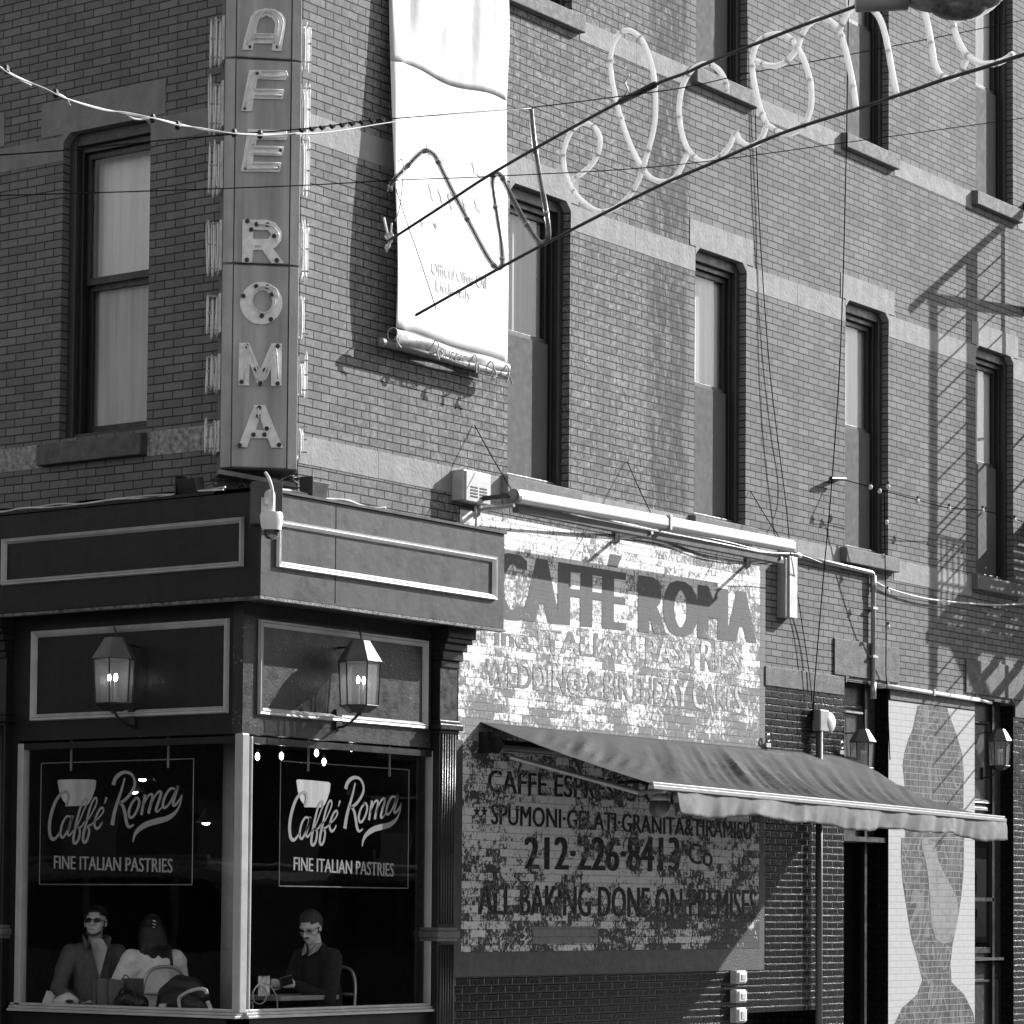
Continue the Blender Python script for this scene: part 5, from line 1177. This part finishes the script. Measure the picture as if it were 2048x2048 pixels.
# ================================================================== PEOPLE AT THE WINDOW TABLES
FLZ = .22
o = MB().box(-.19, 6.9, .1, 4.5, .02, FLZ).build('cafe_floor', FLO, None); tag(o, kind='structure')
SKIN = plain('skin', .64, .5, var=.10, scale=14, bump=.1); HAIR = plain('dark_hair', .012, .45, var=.5, scale=60, streak=.8, bump=.5); HAIRG = plain('greying_hair', .035, .6, var=.6, scale=90, bump=.6)
def cap(mb, a, b, ra, rb, n=12):
    a, b = Vector(a), Vector(b); d = b - a
    mb.tube([a, b], [ra, rb], n); mb.ball(a, ra, n, 8); mb.ball(b, rb, n, 8)
def chain(mb, pts, rs, n=12):
    for i in range(len(pts) - 1): cap(mb, pts[i], pts[i + 1], rs[i], rs[i + 1], n)
def fused(mb, name, m, parent, vox=.009, smooth=4, disp=0):
    """all volumes fused into one continuous surface"""
    me = mb.mesh('x'); ob = bpy.data.objects.new('x', me); md = ob.modifiers.new('r', 'REMESH'); md.mode = 'VOXEL'; md.voxel_size = vox
    s_ = ob.modifiers.new('s', 'SMOOTH'); s_.iterations = smooth; s_.factor = .5
    return link(name, evalmesh(ob), m, parent, smooth=True)
def person(pos, face, label, head_dir, pitch, arms, fabric, shirt, hair, style, scale=1.0, lean=0.0):
    f = Vector((face[0], face[1], 0)).normalized(); s = Vector((-f.y, f.x, 0)); up = Vector((0, 0, 1)); P0 = Vector(pos)
    T = thing('person', P0, label, 'person')
    def W(a, b, c): return P0 + (f * (a + lean * max(c - .5, 0)) + s * b + up * c) * scale
    hf = Vector((head_dir[0], head_dir[1], 0)).normalized(); hs = Vector((-hf.y, hf.x, 0)); hd = (hf * math.cos(pitch) + up * math.sin(pitch)); hu = (up * math.cos(pitch) - hf * math.sin(pitch))
    HC = W(.05, 0, 1.175)
    def Hd(a, b, c): return HC + (hd * a + hs * b + hu * c) * scale
    HM = Matrix((hd, hs, hu)).transposed()
    bd = MB()
    chain(bd, [W(0, 0, .50), W(.0, 0, .68), W(.01, 0, .86)], [.135, .125, .13]); 
    for q in (-1, 1): chain(bd, [W(.0, q * .06, .84), W(.01, q * .15, .95)], [.11, .06])
    chain(bd, [W(.005, 0, .96), Hd(-.02, 0, -.06)], [.062, .055])
    bd.ball(Hd(-.012, 0, .022), Vector((.098, .077, .100)) * scale, 20, 16, HM); bd.ball(Hd(.030, 0, -.045), Vector((.062, .056, .072)) * scale, 18, 14, HM)
    cap(bd, Hd(.055, 0, -.088), Hd(.066, 0, -.086), .024 * scale, .020 * scale)                      # chin
    chain(bd, [Hd(.088, 0, .025), Hd(.104, 0, -.005), Hd(.112, 0, -.022)], [.009, .012, .015])        # nose
    for q in (-1, 1):
        cap(bd, Hd(.090, q * .012, -.028), Hd(.095, q * .014, -.027), .009, .009, 8)
        cap(bd, Hd(.082, q * .018, .036), Hd(.070, q * .050, .034), .010, .009, 8)                     # brow
        cap(bd, Hd(.060, q * .047, -.018), Hd(.050, q * .05, -.03), .018, .016, 8)                     # cheek
        bd.ball(Hd(-.005, q * .082, .0), Vector((.018, .009, .032)) * scale, 10, 8, HM)                # ear
        chain(bd, [Hd(.088, 0, -.055), Hd(.080, q * .022, -.056)], [.009, .006], 8)                    # lips
        chain(bd, [Hd(.087, 0, -.065), Hd(.080, q * .018, -.064)], [.010, .006], 8)
    for q, (el, wr, hdir) in zip((-1, 1), arms):
        sh = W(.01, q * .185, .945); E = W(*el); H = W(*wr); chain(bd, [sh, E, H], [.055, .042, .028])
        hv = (f * hdir[0] + s * hdir[1] + up * hdir[2]).normalized(); pn = hv.cross(up).normalized() * -q; pz = hv.cross(pn).normalized()
        palm = H + hv * .05; chain(bd, [H + hv * .01, palm + hv * .03], [.026, .030])
        for i in range(4):
            b0 = palm + hv * .035 + pz * (.027 - i * .018); ln = (.032, .038, .035, .027)[i]
            chain(bd, [b0, b0 + hv * ln, b0 + hv * (ln + .012) + pn * .024, b0 + hv * (ln - .008) + pn * .042], [.0095, .009, .0085, .0075], 8)
        chain(bd, [H + hv * .03 + pz * .022, H + hv * .06 + pz * .044 + pn * .012, H + hv * .09 + pz * .044 + pn * .03], [.012, .0105, .009], 8)
    for q in (-1, 1): chain(bd, [W(.0, q * .09, .47), W(.42, q * .13, .50), W(.40, q * .12, .10), W(.52, q * .13, .045)], [.095, .062, .042, .035])
    body = fused(bd, 'body', SKIN, T, .0075, 2)
    # clothes: one fused garment, slightly larger than the body
    cl = MB(); chain(cl, [W(0, 0, .48), W(.0, 0, .68), W(.01, 0, .84)], [.175, .17, .165])
    for q in (-1, 1): chain(cl, [W(.0, 0, .88), W(.0, q * .10, .925), W(.008, q * .180, .938)], [.128, .108, .085])
    if style != 'woman': chain(cl, [W(-.015, 0, .98), W(-.01, 0, 1.02)], [.073, .066])
    else: chain(cl, [W(-.01, 0, .95), W(-.01, 0, .98)], [.085, .07])
    for q, (el, wr, hdir) in zip((-1, 1), arms):
        sh = W(.01, q * .185, .935); E = W(*el); H = W(*wr); fat = 1.25 if style == 'woman' else 1.0
        chain(cl, [sh, sh.lerp(E, .5) + s * q * .008, E, E.lerp(H, .55), H], [.080 * fat, .072 * fat, .064 * fat, .054 * fat, .042])
    for q in (-1, 1): cap(cl, W(.02, q * .09, .48), W(.3, q * .12, .5), .115, .09)
    g_ = fused(cl, 'sweater' if style != 'jacket' else 'jacket', fabric, T, .011, 3)
    dt = bpy.data.textures.new('folds', 'CLOUDS'); dt.noise_scale = .09; dm = g_.modifiers.new('folds', 'DISPLACE'); dm.texture = dt; dm.strength = .028 if style == 'woman' else .016; dm.mid_level = .5
    pt = MB()
    for q in (-1, 1): chain(pt, [W(.0, q * .09, .46), W(.42, q * .13, .50), W(.40, q * .12, .12)], [.12, .082, .062])
    fused(pt, 'trousers', BLK, T, .014, 3)
    if style == 'jacket':
        mb = MB(); mb.prism([W(.165, -.055, .99), W(.190, .0, .76), W(.165, .065, .99), W(.085, .045, 1.055), W(.085, -.045, 1.055)], f * .02); mb.build('shirt', shirt, T)
        for q in (-1, 1):
            c = MB().prism([W(.07, q * .03, 1.0), W(.135, q * .085, .985), W(.115, q * .10, 1.07), W(.0, q * .085, 1.09), W(-.06, q * .06, 1.07), W(-.05, q * .06, 1.0)], s * (q * .012)); c.build('collar', fabric, T)
    elif style == 'knit':
        for q in (-1, 1): MB().prism([W(.10, q * .012, .985), W(.128, q * .03, .96), W(.075, q * .078, 1.0), W(.02, q * .082, 1.06), W(.06, q * .055, 1.06)], s * (q * .014)).build('collar', shirt, T)
    # hair
    hr = MB(); 
    if style == 'woman':
        hr.ball(Hd(-.018, 0, .028), Vector((.108, .090, .112)) * scale, 20, 16, HM); rnd = random.Random(1)
        for i in range(34):
            a = math.pi * (.5 + 1.0 * (i / 33)); p = Hd(.10 * math.cos(a) - .01, .085 * math.sin(a), .02)
            e = Hd(-.10 - rnd.uniform(0, .03), .11 * math.sin(a) + rnd.uniform(-.03, .03), -.24 - rnd.uniform(-.02, .05)); m = p.lerp(e, .5) - hd * .03
            chain(hr, [p, m, e], [.03, .026, .012], 8)
        fused(hr, 'hair', hair, T, .011, 1)
        mb = MB()
        for i in range(9): p = Hd(-.13, .02, .08 - i * .026); mb.tube([p - hs * .012, p + hs * .012 + hu * .006], .005, 5)
        mb.build('hairband', WHM, T)
    else:
        hr.ball(Hd(-.022, 0, .036), Vector((.100, .082, .100)) * scale, 22, 16, HM)
        me = hr.mesh('h'); bm = bmesh.new(); bm.from_mesh(me)
        dele = [v for v in bm.verts if (v.co - HC).dot(hu) < (.048 if (v.co - HC).dot(hd) > .02 else -.035) * scale or ((v.co - HC).dot(hd) > .074 and (v.co - HC).dot(hu) < .072)]
        bmesh.ops.delete(bm, geom=dele, context='VERTS'); bm.to_mesh(me); bm.free(); h_ = link('hair', me, hair, T, smooth=True); sd = h_.modifiers.new('s', 'SOLIDIFY'); sd.thickness = .010; sd.offset = 1
    eye = MB(); lip = MB()
    for q in (-1, 1):
        eye.ball(Hd(.083, q * .031, .010), Vector((.010, .014, .009)) * scale, 10, 8, HM); lip.tube([Hd(.094, -.0, -.060), Hd(.086, q * .020, -.060)], .0028, 5)
    if style != 'woman':
        eye.build('eye', BLK, T, smooth=True); lip.build('mouth', plain('lip', .12, .5, bump=0), T)
        gm = MB()
        for q in (-1, 1):
            ring = [Hd(.103 - .010 * abs(math.cos(t)), q * (.033 + .025 * math.cos(t)), .010 + (.017 if style == 'knit' else .015) * math.sin(t)) for t in [k * .524 for k in range(12)]]
            gm.tube(ring, .0032, 6, closed=True); gm.tube([Hd(.094, q * .058, .014), Hd(.0, q * .086, .012)], .003, 5)
            if style == 'jacket': b0 = len(gm.v); gm.v += [tuple(p) for p in ring]; gm.f += [tuple(range(b0, b0 + 12))]
        gm.tube([Hd(.106, -.010, .012), Hd(.106, .010, .012)], .003, 5)
        gm.build('sunglasses' if style == 'jacket' else 'glasses', plain('glasses_black', .01, .08, bump=0), T)
        if style == 'jacket':
            br = MB(); chain(br, [Hd(.040, -.050, -.075), Hd(.072, -.030, -.098), Hd(.080, 0, -.104), Hd(.072, .030, -.098), Hd(.040, .050, -.075)], [.012, .012, .013, .012, .012], 8); br.build('chin_strip', plain('chin_strip', .10, .9, var=.6, scale=90), T, smooth=True)  # darker strip along the chin line
        else:
            br = MB(); chain(br, [Hd(.090, -.020, -.046), Hd(.098, 0, -.042), Hd(.090, .020, -.046)], [.006, .008, .006], 8); br.build('moustache', plain('stubble', .10, .9, var=.5, scale=90), T, smooth=True)
    return T
CD = Vector((-.74, -.67, 0)); IL = Vector((-.67, .74, 0))
def at_floor(p): return Vector((p.x, p.y, FLZ))
hA = L(192, 1856, .38); fA = (CD * .95 - IL * .25); pA = at_floor(hA) - fA.normalized() * .07
person(pA, fA, 'man in dark sunglasses and open grey zip jacket, seated behind the shaded window', CD * 1.0 + IL * .22, .15, [((.10, -.30, .66), (.30, -.16, .55), (.8, .5, .1)), ((.06, .30, .66), (.26, .20, .55), (.9, -.3, .1))], plain('grey_wool', .13, .95, var=.15, scale=40, bump=.4), plain('pale_tshirt', .6, .9), HAIR, 'jacket', 1.05)
hB = L(303, 1856, .50); fB = (-CD * .9 - IL * -.45); pB = at_floor(hB) - fB.normalized() * .05
person(pB, fB, 'woman with long dark hair and white sweatshirt, seated with her back to the street', -CD * .9 + IL * .3, .0, [((.10, -.29, .66), (.32, -.14, .58), (.9, .3, .1)), ((.08, .30, .62), (.32, .18, .58), (.9, -.3, .1))], plain('white_sweatshirt', .92, .95, var=.06, scale=20, bump=.3), None, HAIR, 'woman', 1.0)
hC = R(624, 1852, .42); fC = (CD * .62 + IL * .78); pC = at_floor(hC) - fC.normalized() * .12
person(pC, fC, 'grey-haired man in glasses and black sweater looking down at his phone', CD * .85 + IL * .5, -.38, [((.10, -.28, .66), (.30, -.10, .735), (.9, .35, .15)), ((.16, .26, .62), (.32, .10, .735), (.9, -.35, .15))], plain('black_knit', .014, .95, var=.4, scale=50, bump=.4), plain('check_shirt', .35, .8, var=.4, scale=70), HAIRG, 'knit', 1.03, lean=.12)

# furniture and things on the sill
def cafe_table(c, lab, wd, dp, top=.90, ang=0):
    T = thing('cafe_table', (c.x, c.y, FLZ), lab, 'table', 'cafe tables'); u_ = Vector((math.cos(ang), math.sin(ang), 0)); v_ = Vector((-math.sin(ang), math.cos(ang), 0))
    MB().obox((c.x, c.y, top - .018), u_ * wd / 2, v_ * dp / 2, (0, 0, .018)).build('table_top', plain('table_top_edge', .34, .4, var=.2), T, bevel=.005)
    MB().tube([(c.x, c.y, FLZ + .03), (c.x, c.y, top - .036)], .03, 12).build('leg', BLK, T, smooth=True); MB().tube([(c.x, c.y, FLZ), (c.x, c.y, FLZ + .03)], [.22, .20], 24).build('base', BLK, T)
    return T
tc = R(596, 1995, .26); cafe_table(Vector((tc.x + .02, .40, 0)), 'cafe table with a pale edge at which the man with the phone sits', .72, .5, R(596, 1992, .15).z, 0)
tb = L(215, 2040, .28); cafe_table(Vector((.36, tb.y - .08, 0)), 'dark cafe table between the seated pair', .5, .5, .80)
def cafe_chair(c, f, lab):
    f = Vector((f[0], f[1], 0)).normalized(); s = Vector((-f.y, f.x, 0)); T = thing('chair', (c.x, c.y, FLZ), lab, 'chair', 'cafe chairs'); z = Vector((0, 0, 1)); b = Vector((c.x, c.y, FLZ))
    MB().obox(b + z * .44, f * .20, s * .20, z * .02).build('seat', BLK, T, bevel=.01)
    for i in (-1, 1):
        for j in (-1, 1): MB().tube([b + f * .18 * i + s * .18 * j, b + f * .17 * i + s * .17 * j + z * .42], .014, 8).build('leg', BLK, T)
    mb = MB(); mb.tube(SM([b - f * .18 - s * .19 + z * .45, b - f * .21 - s * .18 + z * .75, b - f * .22 - s * .1 + z * .88, b - f * .22 + s * .1 + z * .88, b - f * .21 + s * .18 + z * .75, b - f * .18 + s * .19 + z * .45], 5), .014, 8)
    mb.tube([b - f * .21 - s * .17 + z * .68, b - f * .21 + s * .17 + z * .68], .011, 8); mb.build('backrest', MET, T, smooth=True)
    return T
for p, f_, lab in ((pA, fA, 'chair under the man in sunglasses'), (pB, fB, 'chair under the woman in the white sweatshirt'), (pC, fC, 'chair under the man looking at his phone')): cafe_chair(p + Vector(f_).normalized() * .02, f_, lab)
# jacket over a chair back by the sill
jc = L(365, 1993, -.06); T = thing('coat', (jc.x, jc.y, .78), 'black jacket with pale fleece lining heaped by the window behind the woman', 'jacket')
mb = MB(); q = lambda u, v, x=-.05: L(u, v, x)
chain(mb, [q(322, 2022), q(335, 1990), q(360, 1972), q(385, 1975), q(408, 1992)], [.05, .08, .09, .08, .05]); chain(mb, [q(345, 2010), q(375, 2005), q(400, 2015)], [.10, .11, .07]); fused(mb, 'shell', plain('black_nylon', .012, .5), T, .012, 3)
MB().tube(SM([q(362, 2024, -.17), q(358, 1999, -.17), q(372, 1986, -.17), q(395, 1978, -.17), q(411, 1980, -.17), q(413, 1988, -.17)], 5), [.014] * 26, 10).tube(SM([q(415, 2003, -.15), q(420, 2015, -.15), q(425, 2028, -.15)], 3), .016, 8).build('lining', plain('pale_fleece', .62, .95, var=.2, scale=60, bump=.6), T, smooth=True)
jb = [q(316, 2022, -.18), q(318, 2008, -.18), q(330, 2007, -.18), q(330, 2018, -.18)]; MB().prism(jb, (.02, 0, 0)).build('tag', WHM, T)
# shopping bag, face mask, cap, handbag on the ledge
a, b = L(187, 2019, -.24), L(224, 2019, -.24); zt2 = L(205, 1957, -.24).z
T = thing('shopping_bag', (-.18, (a.y + b.y) / 2, .76), 'small grey paper shopping bag standing on the window ledge', 'bag')
PB = plain('grey_paper', .13, .8, var=.1); MB().prism([(-.25, a.y, .762), (-.25, b.y, .762), (-.25, b.y, zt2 - .01), (-.25, a.y, zt2)], (.11, -.03, 0)).build('body', PB, T, bevel=.003)
MB().tube(SM([(-.252, a.y - .03, zt2), (-.262, a.y - .035, zt2 - .12), (-.262, a.y - .06, .79), (-.262, b.y + .03, .79), (-.262, b.y + .04, zt2 - .12), (-.252, b.y + .04, zt2)], 4), .009, 8).build('handle', plain('bag_ribbon', .09, .7), T, smooth=True)
T = thing('shopping_bag', (-.05, b.y - .06, .76), 'darker flat paper bag standing just behind the small grey one', 'bag')
MB().box(-.10, .02, b.y - .09, b.y + .04, .762, zt2 - .0).build('body', plain('brown_paper', .07, .8), T, bevel=.003); MB().tube(SM([(-.102, b.y + .02, zt2), (-.104, b.y - .01, zt2 + .03), (-.102, b.y - .05, zt2)], 4), .004, 6).build('handle', RUB, T)
c = L(258, 2008, -.18); T = thing('handbag', (c.x, c.y, .76), 'round black handbag on the ledge between the paper bags and the woman', 'bag')
mb = MB(); chain(mb, [(-.16, c.y + .10, .84), (-.16, c.y, .86), (-.16, c.y - .10, .84)], [.07, .085, .07]); fused(mb, 'body', plain('black_leather', .012, .25), T, .012, 3)
MB().tube(SM([(-.2, c.y + .1, .88), (-.21, c.y + .05, .95), (-.21, c.y - .05, .95), (-.2, c.y - .1, .88)], 5), .008, 6).build('handle', BLK, T, smooth=True)
P = [L(u, v, -.24) for u, v in ((80, 2014), (86, 1998), (93, 1981), (98, 1984), (104, 2000), (102, 2014))]
T = thing('face_mask', (P[0].x, P[0].y, P[0].z), 'folded white paper face mask leaning in the left corner of the window ledge', 'mask')
mb = MB().prism(P, (.04, .0, 0)); mb.build('fold', WHM, T, bevel=.006); MB().tube(SM([L(93, 1981, -.245), L(98, 1986, -.26), L(109, 1992, -.26), L(107, 1996, -.25)], 4), .003, 5).build('ear_loop', CRD, T)
c = L(127, 2008, -.22); T = thing('cap', (c.x, c.y, c.z - .05), 'crumpled white cap lying on the window ledge beside the face mask', 'cap')
mb = MB(); chain(mb, [L(108, 2013, -.2), L(120, 2004, -.2), L(136, 2000, -.2), L(148, 2003, -.2)], [.025, .05, .06, .04]); fused(mb, 'crown', plain('white_cotton', .7, .9, bump=.3), T, .009, 2)
MB().ball(L(139, 2003, -.275), (.012, .045, .016), 12, 8).build('strap_opening', BLK, T, smooth=True)
# phone, dispenser, cord in the right window
d = Vector(fC).normalized(); s_ = Vector((-d.y, d.x, 0))
ph = R(572, 1962, .16); tz2 = R(596, 1992, .15).z
T = thing('mobile_phone', (ph.x, ph.y, ph.z - .03), 'dark mobile phone held by the man in glasses', 'phone')
MB().obox(ph, Vector((.075, 0, .012)), Vector((-.005, .004, .036)), Vector((0, .005, 0))).build('case', plain('phone_black', .01, .1), T, bevel=.003)
c = R(546, 1975, .12); T = thing('napkin_dispenser', (c.x, c.y, tz2), 'white and black napkin holder standing on the cafe table', 'napkin holder')
MB().box(c.x - .02, c.x + .07, .20, .27, tz2, tz2 + .14).build('body', BLK, T, bevel=.004); MB().prism([(c.x - .085, .195, tz2 + .005), (c.x + .05, .195, tz2 + .005), (c.x + .05, .195, tz2 + .16), (c.x - .085, .195, tz2 + .16)], (0, .004, 0)).build('front', plain('napkin_front', .55, .6, var=.7, scale=22), T)
c = R(521, 1990, .02); o = MB().tube([c + Vector((.085 * math.cos(t), .01, .07 * math.sin(t) + .0)) for t in [k * .45 for k in range(14)]], .006, 6, closed=True).tube(SM([R(508, 2005, .02), R(506, 1985, .02), R(520, 1967, .02), R(540, 1972, .02), R(553, 1995, .02), R(555, 2026, .02)], 5), .006, 6).tube(SM([R(503, 2003, .02), R(506, 2015, .02), R(502, 2022, .02), R(510, 2030, .02)], 4), .007, 6).build('charging_cable', plain('grey_cable', .35, .5, bump=0), None, smooth=True)
tag(o, 'coiled pale cable hanging inside the sunny show window by the mullion', 'cable')

# ================================================================== ACROSS THE STREETS (met only in reflections)
def block(name, x0, x1, y0, y1, h, face, label, wallm):
    T = thing(name, ((x0 + x1) / 2, (y0 + y1) / 2, -.15), label, 'building'); MB().box(x0, x1, y0, y1, -.15, h).build('wall', wallm, T)
    wb, fb = MB(), MB()
    for fl in range(int(h / 3.3)):
        z = 1.0 + fl * 3.3
        if face == '+x':
            y = y0 + 1.2
            while y < y1 - 1.5: wb.box(x1, x1 + .02, y, y + 1.0, z, z + 1.9); fb.box(x1, x1 + .09, y - .1, y + 1.1, z - .12, z - .002); fb.box(x1, x1 + .06, y - .1, y + 1.1, z + 1.902, z + 2.1); y += 2.6
        else:
            x = x0 + 1.2
            while x < x1 - 1.5: wb.box(x, x + 1.0, y1, y1 + .02, z, z + 1.9); fb.box(x - .1, x + 1.1, y1, y1 + .09, z - .12, z - .002); fb.box(x - .1, x + 1.1, y1, y1 + .06, z + 1.902, z + 2.1); x += 2.6
    wb.build('windows', plain('far_glass', .02, .15, bump=0), T)['kind'] = 'stuff'; fb.build('trim', plain('far_trim', .08, .8, bump=0), T)
block('apartment_building', -26, -15, 6, 60, 7.6, '+x', 'dark tenement across the side street, seen only mirrored in the shop windows', plain('far_dark_brick', .03, .9, bump=0))
block('apartment_building', 6, 70, -30, -17, 7.6, '+y', 'low tenement across the main street, seen only mirrored in the shop windows', plain('far_grey_brick', .03, .9, bump=0))
def suv(loc, rot, paint, label, roof=True):
    T = thing('parked_car', (0, 0, 0), label, 'car'); prof = [(-2.35, .45), (-2.38, .95), (-2.28, 1.08), (-2.05, 1.68), (-1.8, 1.80), (.35, 1.80), (.62, 1.74), (1.15, 1.16), (2.2, 1.02), (2.38, .85), (2.42, .45)]
    MB().prism([(x, -.92, z) for x, z in prof], (0, 1.84, 0)).build('body', paint, T, bevel=.08)
    if roof: MB().box(-1.72, .3, -.80, .80, 1.802, 1.83).build('roof_glare_sheet', plain('sky_glare_paint', .85, .3, bump=0), T, bevel=.01)  # added sheet, sky reflection on the roof put into its bright colour
    dg = plain('car_glass', .01, .05, bump=0)
    for y in (-.925, .905):
        for P in ([(-1.95, 1.12), (-1.8, 1.66), (-1.0, 1.70), (-1.0, 1.12)], [(-.92, 1.12), (-.92, 1.70), (.0, 1.70), (.0, 1.12)], [(.08, 1.12), (.08, 1.70), (.45, 1.68), (.95, 1.14)]): MB().prism([(x, y, z) for x, z in P], (0, .02, 0)).build('side_window', dg, T)
    for x in (-1.5, 1.5):
        for y in (-.93, .93):
            wh = MB().tube([(x, y - .11, .35), (x, y + .11, .35)], .35, 24).build('wheel', plain('tyre', .02, .8, bump=0), T); MB().tube([(x, y - .12, .35), (x, y + .12, .35)], .2, 16).build('rim', MET, wh)
    MB().tube([(-1.8, -.8, 1.86), (.3, -.8, 1.86)], .025, 6).tube([(-1.8, .8, 1.86), (.3, .8, 1.86)], .025, 6).build('roof_rail', MET, T)
    for y in (-.75, .75): MB().ball((2.36, y, .85), (.06, .14, .09), 10, 6).build('headlight', WHM, T)
    T.location = Vector(loc); T.rotation_euler = (0, 0, rot); T.scale = (1.12, 1.05, 1.18); return T
suv((-4.9, 3.9, -.15), -math.pi / 2, plain('grey_car_paint', .45, .25, metal=.3, var=.03, bump=0), 'grey estate car with sky glare painted on its roof, at the side-street kerb, mirrored in the shaded show window')
suv((8.6, -5.6, -.15), 0, plain('black_car_paint', .02, .25, metal=.1, var=.03, bump=0), 'black estate car at the main-street kerb, mirrored in the sunny show window', False)
